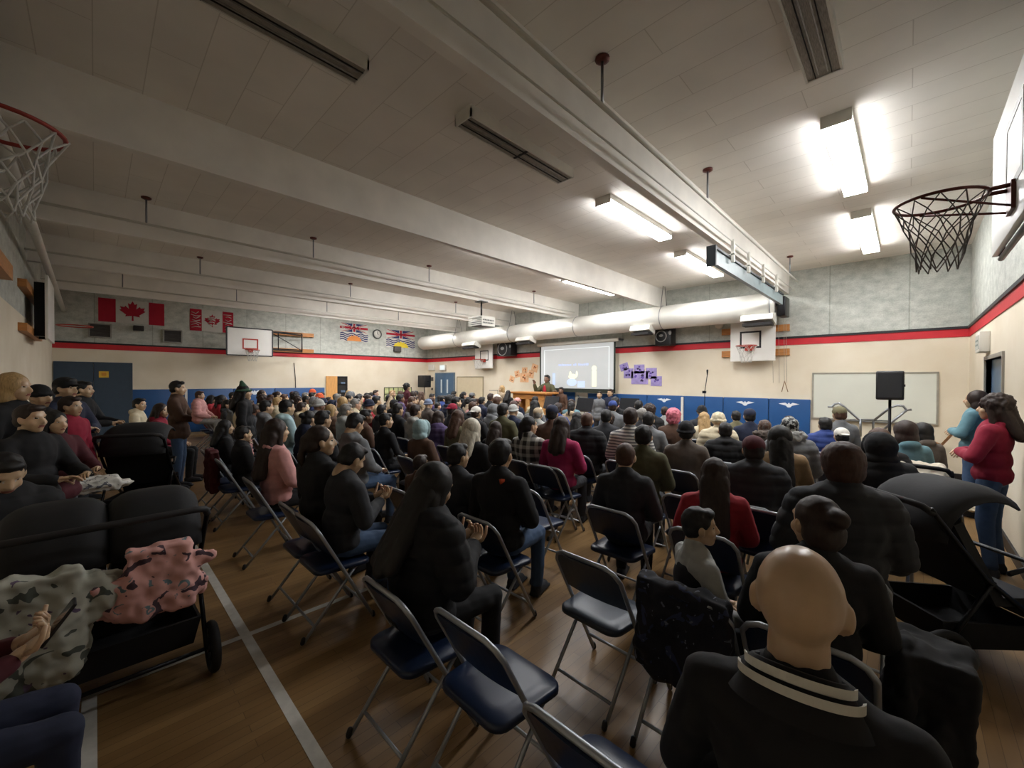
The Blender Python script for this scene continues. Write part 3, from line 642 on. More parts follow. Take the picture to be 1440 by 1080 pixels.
# projector screen
YS = YF - .3
x0, x1 = at_y(761, 520, YS).x, at_y(863, 520, YS).x; zt, zb = 2.93, 1.53
def m_screen():
    m = bpy.data.materials.new('projected_picture'); m.use_nodes = True; nt = m.node_tree; N = nt.nodes; L = nt.links; b = N['Principled BSDF']
    b.inputs['Base Color'].default_value = (.34, .35, .35, 1); b.inputs['Roughness'].default_value = .8
    tc = N.new('ShaderNodeTexCoord'); n = N.new('ShaderNodeTexNoise'); n.inputs['Scale'].default_value = 2.5; L.new(tc.outputs['Object'], n.inputs['Vector'])
    c = mix_ramp(nt, n.outputs['Fac'], (.50, .53, .52), (.58, .58, .57), .35, .65)
    L.new(c, b.inputs['Emission Color']); b.inputs['Emission Strength'].default_value = .26
    return m
scr = m_screen()
def em(name, col, s=.9):
    return mat(name, col, .8, emit=s * .32, nz=0)
t = thing('projection_screen', 'lit projection screen with a dark border pulled down on the front wall', 'screen', ((x0 + x1) / 2, YS, zb))
part('border', MB().box(x0 - .06, x0, YS - .006, YS, zb - .05, zt).box(x1, x1 + .06, YS - .006, YS, zb - .05, zt).box(x0 - .06, x1 + .06, YS - .006, YS, zb - .12, zb), mat('screen_border', '23291f', .7), t)
part('picture', MB().box(x0, x1, YS - .004, YS, zb, zt), scr, t)
part('roller_case', MB().tube([(x0 - .15, YS, zt + .06), (x1 + .15, YS, zt + .06)], .055, 12), white_paint, t)
part('wall_bracket', MB().box(x0 - .15, x0 - .1, YS, YF, zt + .03, zt + .1).box(x1 + .1, x1 + .15, YS, YF, zt + .03, zt + .1), steel, t)
W_, H_ = x1 - x0, zt - zb
def sx(f): return x0 + f * W_
def sz(f): return zb + f * H_
yy = YS - .006
fr_ = MB()
for (a, b2, c_, d_) in ((.05, .95, .9, .915), (.05, .06, .04, .9), (.94, .95, .04, .9)): fr_.box(sx(a), sx(b2), yy, yy + .002, sz(c_), sz(d_))
part('picture_border', fr_, em('pale_projection', 'd6dcdc', .75), t)
tx = MB(); random.seed(21); f = .27
for wd in (8, 2, 6):
    for k in range(wd):
        ww = random.uniform(.018, .03); tx.box(sx(f), sx(f + ww * .8), yy, yy + .002, sz(.52), sz(.52 + random.uniform(.03, .05))); f += ww
    f += .02
part('picture_text', tx, em('blue_projection', 'aab8e2', .8), t, 'line of bluish words')
g = MB(); g.ell((sx(.47), yy + .001, sz(.27)), (.16, .002, .09)); g.ell((sx(.44), yy + .001, sz(.33)), (.05, .002, .09)); g.ell((sx(.53), yy + .001, sz(.33)), (.04, .002, .1)); g.ell((sx(.76), yy + .001, sz(.45)), (.09, .002, .09)); g.box(sx(.73), sx(.79), yy, yy + .002, sz(.05), sz(.4))
part('picture_figures', g, em('cream_projection', 'e2e2c4', .85), t)
g = MB(); g.ell((sx(.46), yy + .0005, sz(.14)), (.2, .002, .12)); g.box(sx(.54), sx(.64), yy, yy + .002, sz(.03), sz(.17)); g.box(sx(.18), sx(.22), yy, yy + .002, sz(.08), sz(.35))
part('picture_shapes', g, em('lilac_projection', 'b4c4ea', .85), t)
# exit lights
for u, v, lab in ((608, 517, 'small white sounder box above left of the blue front door'), (624, 517, 'lit exit sign above the blue front door')):
    p = at_y(u, v, YF)
    t = thing('exit_sign' if u > 610 else 'alarm_box', lab, 'sign' if u > 610 else 'alarm', (p.x, YF, p.z))
    part('case', MB().box(p.x - .22, p.x + .2, YF - .08, YF, p.z - .13, p.z + .13, bev=.01), white_paint, t)
    if u > 610: part('face', MB().box(p.x - .18, p.x + .16, YF - .085, YF - .08, p.z - .1, p.z + .1), em('sign_pale', 'd6e4e6', .7), t)
p = at_x(1390, 482, XR)
t = thing('exit_sign', 'white boxy exit sign on the right wall above the doorway', 'sign', (XR, p.y, p.z))
part('case', MB().box(XR - .1, XR, p.y - .2, p.y + .25, p.z - .13, p.z + .15, bev=.01), white_paint, t)
part('face', MB().box(XR - .106, XR - .1, p.y - .16, p.y + .2, p.z - .09, p.z + .1), mat('sign_grey', 'b9bdb4', .4), t)
for i, z in enumerate((-.03, .03)): part('lettering', MB().box(XR - .109, XR - .106, p.y - .1, p.y + .14, p.z + z - .012, p.z + z + .012), mat('sign_text', '7d8b84', .5), t)
# switches by the front door
for k, (u, v, s, m, lab) in enumerate(((599, 533, .07, white_paint, 'small white switch plate left of the blue door, top one'), (608, 533, .09, vent_m, 'dark square panel left of the blue front door'), (599, 548, .06, vent_m, 'dark small knob left of the blue door, lower left'), (608, 547, .05, vent_m, 'dark small bracket left of the blue door, lower right'), (585, 548, .22, mat('panel_grey', '9a978e', .6), 'grey wall panel behind the left floor loudspeaker'))):
    p = at_y(u, v, YF); solo('wall_plate', MB().box(p.x - s, p.x + s, YF - .03, YF, p.z - s, p.z + s, bev=.005), m, lab, 'wall plate')
# loudspeakers hung on the front wall
def pa(u0, u1, vt, vb, label, emblem):
    y = YF - .42; a, b_ = at_y(u0, vt, y), at_y(u1, vb, y)
    t = thing('loudspeaker', label, 'loudspeaker', ((a.x + b_.x) / 2, y, b_.z))
    part('cabinet', MB().box(a.x, b_.x, y, y + .34, b_.z, a.z, bev=.02), black_plastic, t)
    part('bracket', MB().tube([((a.x + b_.x) / 2, y + .3, (a.z + b_.z) / 2), ((a.x + b_.x) / 2, YF, (a.z + b_.z) / 2 + .1)], .025), black_metal, t)
    c = ((a.x * .6 + b_.x * .4), y - .004, (a.z + b_.z) / 2 - .02); r = (b_.x - a.x) * .33
    g = MB().tube([(c[0] + r * math.cos(q), c[1], c[2] + r * math.sin(q)) for q in [2 * PI * i / 24 for i in range(24)]], .014, 6, closed=True)
    g.ell((c[0], c[1], c[2] + .02), (r * .4, .006, r * .25)); g.ell((c[0] + r * 1.7, c[1], c[2] + .08), (.04, .006, .06))
    part('emblem', g, mat('speaker_grey_print', '8f8f8c', .5), t, 'grey round print')
pa(921, 943, 459, 485, 'black loudspeaker with a grey round print under the duct right of the screen', 1)
pa(699, 718, 480, 500, 'black loudspeaker under the duct left of the screen', 1)
solo('smoke_detector', MB().lathe((at_y(1010, 455, YF - .1).x, YF, 3.2), (0, -1, 0), [(0, .1), (.06, .1), (.1, .06)], 16), white_paint, 'small round white fitting on the concrete left of the large front board', 'detector')
# paper pictures on the wall
def papers(lst, cols, lab, grp):
    for k, (u, v, w, h, rot) in enumerate(lst):
        w *= .76; h *= .76; p = at_y(u, v, YF); M = Matrix.Translation((p.x, YF - .006, p.z)) @ Matrix.Rotation(rot, 4, 'Y')
        mb = MB().box(-w / 2, w / 2, -.004, .004, -h / 2, h / 2, 0, M=M)
        random.seed(k + 40)
        for j in range(4):
            cx, cz = random.uniform(-w * .25, w * .25), random.uniform(-h * .25, h * .25)
            mb.prism([tuple((M @ Vector((cx + w * .12 * math.cos(a) * random.uniform(.5, 1.1), 0, cz + h * .13 * math.sin(a) * random.uniform(.5, 1.1)))).xz) for a in [2 * PI * i / 7 for i in range(7)]], YF - .013 - .001 * j, YF - .0105, 'xz', 1 + j % 2)
        solo('paper_picture', mb, cols, lab[k], 'paper picture', group=grp)
papers([(711 + 9, 533, .32, .3, .3), (727.5, 526, .33, .33, -.2), (737.5, 531, .55, .45, 0), (738, 521, .35, .3, 0), (747, 526, .35, .38, .15), (752, 517.5, .38, .36, .3)],
       [mat('orange_paper', 'e2b488', .8, nz=.2), mat('burnt_orange', 'd0702c', .8), mat('brown_ink', '7a3c1c', .8)],
       ['leftmost and lowest orange paper picture left of the screen', 'second orange paper picture from the left, near the basketball board', 'large central orange paper picture above the desk', 'pale orange paper picture on top of the central one', 'orange paper picture right of the large central one', 'orange paper picture nearest the screen, highest of the cluster'], 'orange paper pictures left of the screen')
papers([(878, 516, .36, .28, -.3), (884, 525, .4, .38, 0), (899, 519, .42, .34, 0), (899.5, 531, .68, .5, 0), (916, 525, .42, .4, 0), (923, 536, .42, .36, 0)],
       [mat('lilac_paper', '9d8ec4', .8, nz=.2), mat('violet_ink', '5f479c', .8), mat('dark_ink', '35294e', .8)],
       ['leftmost purple paper picture, right beside the screen', 'small purple paper picture lower right of the leftmost one', 'purple paper picture on top of the largest one', 'largest purple paper picture in the middle of its cluster', 'grey purple paper picture right of the largest one', 'lowest and rightmost purple paper picture'], 'purple paper pictures right of the screen')

# loudspeakers on stands
def stand_speaker(x, y, z0, z1, w, label, slabel):
    t = thing('loudspeaker', label, 'loudspeaker', (x, y, z0))
    part('cabinet', MB().box(x - w / 2, x + w / 2, y - .17, y + .17, z0, z1, bev=.025), black_plastic, t)
    part('grille', MB().box(x - w / 2 + .03, x + w / 2 - .03, y - .176, y - .17, z0 + .04, z1 - .04), mat('grille_black', '1d1d1f', .7, nz=.3, scale=120), t)
    part('handle', MB().box(x + w / 2, x + w / 2 + .012, y - .06, y + .06, (z0 + z1) / 2 - .02, (z0 + z1) / 2 + .02), black_metal, t)
    t = thing('speaker_stand', slabel, 'stand', (x, y, 0))
    part('pole', MB().tube([(x, y, .15), (x, y, z0)], .02), black_metal, t); part('collar', MB().tube([(x, y, .7), (x, y, .82)], .032), black_metal, t)
    for k in range(3):
        a = 2 * PI * k / 3 + .3; part('leg', MB().tube([(x, y, .75), (x + .5 * math.cos(a), y + .4 * math.sin(a), .012)], .012), black_metal, t)
        part('brace', MB().tube([(x, y, .2), (x + .28 * math.cos(a), y + .224 * math.sin(a), .34)], .008), black_metal, t)
p = at_y(1252, 522, 9.15)
stand_speaker(p.x, 9.15, at_y(1252, 562.5, 9.0).z, p.z, .34, 'black loudspeaker on a tall stand before the whiteboard', 'black tripod stand before the whiteboard')
p = at_y(595, 530, 10.3)
stand_speaker(p.x + .1, 10.3, 1.45, 1.98, .55, 'black loudspeaker on a stand in the far left corner', 'black tripod stand in the far left corner')
# stage stairs with rails
t = thing('stair_unit', 'portable yellow edged steps with curved grey handrails below the whiteboard', 'steps', (-.55, 10.2, 0))
yel = mat('yellow_edge', 'd8b720', .5)
for k in range(3):
    part('step', MB().box(-1.35 + .25 * k, .25 - .2 * k, 9.7 + .3 * k, 10.85, .2 * k, .2 * k + .18).box(-1.35 + .25 * k, .25 - .2 * k, 9.68 + .3 * k, 9.72 + .3 * k, .2 * k + .15, .2 * k + .2, 1), [mat('step_grey', '6f6b60', .7), yel], t)
def rail(pts, r=.02): return MB().tube(pts, r)
def P(u, v, y): q = at_y(u, v, y); return (q.x, q.y, q.z)
yr = 10.3
part('handrail', rail([P(1164, 572, yr), P(1170, 572, yr), P(1174, 568, yr), P(1180, 567, yr), P(1186, 571, yr), P(1208, 590, yr), P(1228, 590, yr), P(1228, 616, yr)]), steel, t)
part('handrail', rail([P(1210, 589, yr), P(1210, 614, yr)]), steel, t)
part('handrail', rail([P(1228, 592, yr), P(1252, 573, yr), P(1262, 570, yr), P(1270, 571, yr), P(1275, 577, yr), P(1282, 576, yr)]), steel, t)
part('handrail', rail([P(1232, 614, yr), P(1256, 592, yr), P(1275, 577, yr)]), steel, t)
part('handrail', rail([P(1195, 590, yr), P(1250, 592, yr)], .012), steel, t)
solo('wall_handrail', MB().tube([at_x(1370, 578, .70), (0.45, 10.93, .62), at_y(1310, 620, 10.9)], .02), wood, 'sloping wooden handrail from the whiteboard corner to the right doorway', 'handrail')
solo('wall_box', MB().box(XR - .1, XR, 8.95, 9.35, 1.25, 1.6, bev=.01), mat('box_blue', '3c5c84', .5), 'small blue box on the right wall behind the woman in teal', 'box')

# wooden desk, music stands, microphone stand
yd = 9.7
a, b_ = at_y(724, 550, yd).x, at_y(776, 550, yd).x
t = thing('desk', 'long orange brown wooden desk in front of the screen', 'desk', ((a + b_) / 2, yd, 0))
dw = mat('desk_wood', 'b57a3e', .45, nz=.2, scale=3, stretch=(1, 4, 4))
part('desk_top', MB().box(a, b_, yd - .3, yd + .35, 1.36, 1.42, bev=.01), dw, t)
part('apron', MB().box(a + .15, b_ - .1, yd - .25, yd - .2, 1.2, 1.36), dw, t)
for x in (a + .3, (a + b_) / 2, b_ - .25): part('leg', MB().box(x - .08, x + .08, yd - .24, yd + .24, 0, 1.36), mat('desk_leg', 'c9955a', .45, nz=.15), t)
part('back_panel', MB().box(a + .3, b_ - .3, yd + .2, yd + .22, .3, 1.3), dw, t)
def music_stand(u, v, y, w, label):
    p = at_y(u, v, y); t = thing('music_stand', label, 'music stand', (p.x, y, 0))
    M = Matrix.Translation((p.x, y, p.z)) @ Matrix.Rotation(-.35, 4, 'X')
    part('desk_plate', MB().box(-w / 2, w / 2, -.01, .01, -.18, .18, M=M).box(-w / 2, w / 2, .01, .06, -.18, -.165, M=M), black_metal, t)
    part('post', MB().tube([(p.x, y, .05), (p.x, y, p.z - .05)], .012), black_metal, t)
    for k in range(3): q = 2 * PI * k / 3; part('leg', MB().tube([(p.x, y, .2), (p.x + .25 * math.cos(q), y + .25 * math.sin(q), .012)], .009), black_metal, t)
music_stand(775.5, 566, 9.0, .5, 'black music stand right below the wooden desk end')
music_stand(822, 569, 9.0, .5, 'black music stand below the right part of the screen')
music_stand(884, 570, 9.1, .5, 'black music stand in front of the blue mats right of the screen')
p = at_y(991, 560, 9.9); t = thing('microphone_stand', 'thin black microphone stand before the blue mats', 'microphone stand', (p.x, 9.9, 0))
zt = at_y(992, 527, 9.9).z
part('pole', MB().tube([(p.x, 9.9, .02), (p.x, 9.9, 1.55), (p.x + .06, 9.88, zt)], .009), black_metal, t)
part('microphone', MB().cap((p.x + .06, 9.88, zt), .012, (p.x + .07, 9.85, zt + .1), .022), black_plastic, t)
part('clutch', MB().box(p.x - .05, p.x + .03, 9.88, 9.92, 1.5, 1.56), black_metal, t); part('base', MB().lathe((p.x, 9.9, 0), (0, 0, 1), [(0, .14), (.02, .14), (.03, .03)], 16), black_metal, t)
p = at_y(700, 549, 9.6); t = thing('microphone_stand', 'low microphone boom beside the desk left end', 'microphone stand', (p.x, 9.6, 0))
part('pole', MB().tube([(p.x, 9.6, .02), (p.x, 9.6, p.z)], .009).tube([at_y(688, 549, 9.6), (p.x, 9.6, p.z)], .009), black_metal, t); part('base', MB().lathe((p.x, 9.6, 0), (0, 0, 1), [(0, .14), (.02, .14), (.03, .03)], 16), black_metal, t)
# ---------------------------------------------------------------- organic shapes
def remesh(mb, voxel, smooth=4, fold=0.0, fscale=9.0, quilt=0.0, fac=.5, extra=None):
    me = mb.mesh('tmp', [black_plastic]); ob = bpy.data.objects.new('tmp', me); C.objects.link(ob)
    r = ob.modifiers.new('r', 'REMESH'); r.mode = 'VOXEL'; r.voxel_size = voxel; r.adaptivity = 0
    s = ob.modifiers.new('s', 'SMOOTH'); s.iterations = smooth; s.factor = fac
    dg = bpy.context.evaluated_depsgraph_get(); me2 = bpy.data.meshes.new_from_object(ob.evaluated_get(dg))
    bpy.data.objects.remove(ob); bpy.data.meshes.remove(me)
    if fold or quilt:
        nv = len(me2.vertices); co = [v.co.copy() for v in me2.vertices]; no = [v.normal.copy() for v in me2.vertices]
        for i in range(nv):
            p = co[i]; d = 0
            if fold: d += fold * (noise.noise(Vector((p.x * fscale, p.y * fscale, p.z * fscale * .55))) + .5 * noise.noise(p * fscale * 2.3))
            if quilt: d += quilt * (abs(math.sin(p.z * PI / .085)) ** .5 - .7)
            me2.vertices[i].co = p + no[i] * d
    for p in me2.polygons: p.use_smooth = True
    return me2
def join(me, mb, mi=0):
    """add the shapes of mb to mesh me, kept as one mesh"""
    bm = bmesh.new(); bm.from_mesh(me); vs = [bm.verts.new(v) for v in mb.v]
    for f in mb.f:
        try: fc = bm.faces.new([vs[i] for i in f]); fc.smooth = True; fc.material_index = mi
        except ValueError: pass
    bmesh.ops.recalc_face_normals(bm, faces=bm.faces); bm.to_mesh(me); bm.free(); return me

SKIN = {'light': 'c39f86', 'tan': 'c4a585', 'brown': '795a48', 'dark': '553c2e'}
def skin_mat(k):
    m = mat('skin_' + k, SKIN[k], .34, nz=.06, scale=20)
    m.node_tree.nodes['Principled BSDF'].inputs['Subsurface Weight'].default_value = 0.05
    return m
eye_white = mat('eye_white', 'c9c4bc', .25, nz=0); iris = mat('iris_brown', '20150f', .2, nz=0); lip = mat('lip', '8d5348', .5, nz=.05)

def head_shapes(H, face=True):
    """H: matrix of the head; returns MB of closed shapes"""
    mb = MB(); R3 = H.to_3x3()
    def E(c, r): mb.ell(H @ Vector(c), r, 16, 10, M=R3)
    def K(a, ra, b, rb): mb.cap(H @ Vector(a), ra, H @ Vector(b), rb, 10)
    E((0, -.012, .022), (.076, .096, .094)); E((0, .024, -.035), (.060, .066, .072)); E((0, .05, -.085), (.034, .034, .03))
    K((0, .084, .012), .009, (0, .104, -.026), .013); K((-.013, .094, -.03), .009, (.013, .094, -.03), .009)
    K((-.036, .072, .03), .012, (.036, .072, .03), .012); K((-.018, .083, -.062), .009, (.018, .083, -.062), .009)
    E((-.038, .05, -.03), (.026, .03, .028)); E((.038, .05, -.03), (.026, .03, .028))
    for s in (-1, 1): E((s * .080, -.002, -.008), (.010, .018, .03)); E((s * .071, .004, -.03), (.01, .012, .016))
    K((0, -.03, -.06), .054, (0, -.045, -.13), .055)
    return mb
def paint_face(me, H):
    for m in (eye_white, iris, lip): me.materials.append(m)
    Hi = H.inverted()
    for p in me.polygons:
        c = Hi @ p.center
        if c.y < .04: continue
        for s in (-1, 1):
            dx, dz = c.x - s * .031, c.z - .006
            if (dx / .013) ** 2 + (dz / .0065) ** 2 < 1: p.material_index = 1
            if dx * dx + dz * dz < .0062 ** 2: p.material_index = 2
        if abs(c.z + .063) < .007 and abs(c.x) < .022 and c.y > .08: p.material_index = 3
    return me
def hand(mb, w, d, side, curl=.5, pal=None, s=1.0):
    """five fingered hand at wrist w, pointing along d; pal = palm normal"""
    d = Vector(d).normalized(); pal = Vector(pal or (0, 0, -1)); pal = (pal - d * pal.dot(d)).normalized(); x = d.cross(pal).normalized() * side
    w = Vector(w); R3 = Matrix((x, d, pal)).transposed()
    mb.ell(w + d * .045 * s, (.040 * s, .052 * s, .016 * s), 12, 8, M=R3)
    L = [.062, .072, .067, .052]
    for k in range(4):
        b = w + d * .078 * s + x * (.028 - .019 * k) * s; a = curl; p = [b - d * .02 * s, b]; dd = d.copy()
        for j, f in enumerate((.45, .32, .23)):
            dd = (d * math.cos(a) + pal * math.sin(a)); p.append(p[-1] + dd * L[k] * f * s * 1.1); a += curl * .8
        mb.tube(p, [.0088 * s, .0088 * s, .0082 * s, .0075 * s, .0058 * s], 7)
    b = w + d * .02 * s + x * .03 * s
    mb.tube([b, b + (x * .8 + d * .6) * .028 * s, b + (x * .8 + d * .9 + pal * .4) * .05 * s, b + (x * .75 + d * 1.2 + pal * .8) * .062 * s], [.011 * s, .0105 * s, .0092 * s, .007 * s], 7)

# poses: joints in metres, figure faces +y, floor at z 0, seat at .45
def pose(kind):
    P_ = {}
    if kind.startswith('stand'):
        hip, zs = .90, 1.40
        P_['pel'] = (0, 0, .93); P_['waist'] = (0, 0, 1.08); P_['chest'] = (0, -.01, 1.26); P_['neck'] = (0, -.025, 1.45); P_['head'] = (0, 0.0, 1.575)
        for s, n in ((-1, 'l'), (1, 'r')):
            P_['sh' + n] = (s * .155, -.02, 1.36); P_['el' + n] = (s * .23, -.03, 1.11); P_['wr' + n] = (s * .225, .06, .87)
            P_['hp' + n] = (s * .085, 0, .9); P_['kn' + n] = (s * .095, .02, .49); P_['an' + n] = (s * .1, -.02, .08)
            P_['hd' + n] = (0, .2, -1)
        if kind == 'stand_fold':
            for s, n in ((-1, 'l'), (1, 'r')): P_['el' + n] = (s * .25, .06, 1.12); P_['wr' + n] = (s * .04, .21, 1.14); P_['hd' + n] = (-s, .1, -.1)
        if kind == 'stand_raise':
            P_['elr'] = (.3, .06, 1.2); P_['wrr'] = (.3, .18, 1.42); P_['hdr'] = (0, .2, 1); P_['ell'] = (-.3, .04, 1.17); P_['wrl'] = (-.42, .2, 1.22); P_['hdl'] = (-.4, .5, .3)
        if kind == 'stand_hold':
            for s, n in ((-1, 'l'), (1, 'r')): P_['el' + n] = (s * .24, .08, 1.12); P_['wr' + n] = (s * .12, .33, 1.10); P_['hd' + n] = (-s * .8, .5, .1)
    else:
        ln = {'sit_lean': .16, 'sit_phone': .07, 'sit_down': .13}.get(kind, 0.0)
        P_['pel'] = (0, 0, .55); P_['waist'] = (0, -.02 + ln * .3, .70); P_['chest'] = (0, -.03 + ln * .7, .87); P_['neck'] = (0, -.04 + ln, 1.06 - ln * .25); P_['head'] = (0, 0.0 + ln * 1.3, 1.185 - ln * .4)
        for s, n in ((-1, 'l'), (1, 'r')):
            P_['sh' + n] = (s * .155, -.03 + ln, .968 - ln * .25); P_['el' + n] = (s * .235, .02 + ln, .74); P_['wr' + n] = (s * .10, .24 + ln * .6, .64)
            P_['hp' + n] = (s * .085, .0, .54); P_['kn' + n] = (s * .11, .40, .50); P_['an' + n] = (s * .11, .38, .08); P_['hd' + n] = (-s * .5, 1, -.1)
        if kind == 'sit_phone':
            for s, n in ((-1, 'l'), (1, 'r')): P_['el' + n] = (s * .22, .07, .74); P_['wr' + n] = (s * .06, .29, .80); P_['hd' + n] = (-s * .3, .8, .5)
        if kind == 'sit_raise':
            P_['elr'] = (.24, .16, 1.06); P_['wrr'] = (.16, .26, 1.27); P_['hdr'] = (-.2, .2, 1)
        if kind == 'sit_cross':
            for s, n in ((-1, 'l'), (1, 'r')): P_['el' + n] = (s * .25, .05, .76); P_['wr' + n] = (s * .03, .19, .80); P_['hd' + n] = (-s, .2, 0)
    return {k: Vector(v) for k, v in P_.items()}
def head_matrix(P_, yaw, pit): return Matrix.Translation(P_['head']) @ Euler((pit, 0, yaw), 'XYZ').to_matrix().to_4x4()
BODY = {}
def body_mesh(kind, yaw, pit, vox):
    key = ('b', kind, yaw, pit, vox)
    if key in BODY: return BODY[key]
    P_ = pose(kind); H = head_matrix(P_, yaw, pit); mb = head_shapes(H)
    mb.cap(P_['neck'] + Vector((0, -.005, -.03)), .055, H @ Vector((0, -.03, -.07)), .05, 12)
    mb.ell(P_['chest'] + Vector((0, 0, .03)), (.145, .095, .17)); mb.ell(P_['waist'], (.125, .09, .13)); mb.ell(P_['pel'], (.15, .105, .10))
    mb.cap(P_['shl'], .05, P_['shr'], .05, 12)
    for n in 'lr':
        mb.cap(P_['sh' + n], .048, P_['el' + n], .038, 10); mb.cap(P_['el' + n], .037, P_['wr' + n], .025, 10)
        mb.cap(P_['hp' + n], .078, P_['kn' + n], .054, 12); mb.cap(P_['kn' + n], .052, P_['an' + n], .036, 10)
        a = P_['an' + n]; mb.cap(a + Vector((0, -.02, -.035)), .036, a + Vector((0, .13, -.05)), .026, 10)
        mb.cap(P_['wr' + n], .027, P_['wr' + n] + P_['hd' + n].normalized() * .03, .027, 8)
    me = remesh(mb, vox, 3 if vox > .009 else 5)
    h = MB()
    for s, n in ((-1, 'l'), (1, 'r')):
        hand(h, P_['wr' + n] + P_['hd' + n].normalized() * .01, P_['hd' + n], s, .45 if kind != 'sit_phone' else .85, (0, .4, -1) if kind != 'sit_phone' else (0, -.6, 1))
    join(me, h); paint_face(me, H); BODY[key] = me; return me
def jacket_mesh(kind, style, vox):
    key = ('j', kind, style, vox)
    if key in BODY: return BODY[key]
    P_ = pose(kind); g = {'thin': .012, 'coat': .028, 'puffer': .055, 'hoodie': .024}[style]; mb = MB()
    mb.ell(P_['chest'] + Vector((0, 0, .03)), (.15 + g, .10 + g, .175 + g)); mb.ell(P_['waist'], (.14 + g, .105 + g, .15)); mb.ell(P_['pel'] + Vector((0, 0, .02)), (.16 + g, .118 + g, .10 + g * .5))
    mb.cap(P_['shl'], .052 + g, P_['shr'], .052 + g, 12)
    mb.cap(P_['neck'] + Vector((0, 0, -.05)), .085 + g * .6, P_['neck'] + Vector((0, -.005, .0)), .06 + g * .5, 12)
    for n in 'lr':
        e, wv = P_['el' + n], P_['wr' + n]; mb.cap(P_['sh' + n], .05 + g, e, .042 + g * .9, 12); mb.cap(e, .042 + g * .9, e + (wv - e) * .93, .032 + g * .5, 12)
        mb.cap(P_['sh' + n] * .55 + P_['chest'] * .45 + Vector((0, 0, .03)), .09 + g * .6, P_['sh' + n], .05 + g, 10)
    if style in ('coat', 'puffer') and kind.startswith('stand'): mb.ell(P_['pel'] + Vector((0, 0, -.06)), (.18 + g, .135 + g, .12))
    if style == 'hoodie': mb.ell(P_['neck'] + Vector((0, -.065, -.01)), (.10, .055, .06)); 
    if style == 'puffer': mb.ell(P_['neck'] + Vector((0, -.02, .0)), (.10, .10, .045))
    me = remesh(mb, vox * 1.15, 4, .008 if style != 'puffer' else .006, 8, .010 if style == 'puffer' else 0)
    BODY[key] = me; return me
def legs_mesh(kind, vox):
    key = ('l', kind, vox)
    if key in BODY: return BODY[key]
    P_ = pose(kind); mb = MB(); mb.ell(P_['pel'] + Vector((0, 0, -.01)), (.158, .115, .10))
    for n in 'lr': mb.cap(P_['hp' + n], .088, P_['kn' + n], .064, 12); mb.cap(P_['kn' + n], .062, P_['an' + n] + Vector((0, 0, .02)), .05, 12)
    me = remesh(mb, vox * 1.2, 3, .006, 10); BODY[key] = me; return me
def shoe_mesh(kind):
    key = ('s', kind)
    if key in BODY: return BODY[key]
    P_ = pose(kind); out = []
    for n in 'lr':
        a = P_['an' + n]; mb = MB(); mb.cap(a + Vector((0, -.02, -.03)), .045, a + Vector((0, .14, -.048)), .034, 12); mb.cap(a, .045, a + Vector((0, 0, .03)), .045, 12)
        o = a + Vector((0, .06, -.075)); mb.box(o.x - .044, o.x + .044, o.y - .12, o.y + .13, o.z - .003, o.z + .02, bev=.008)
        out.append(remesh(mb, .012, 2))
    BODY[key] = out; return out
HAIR = {}
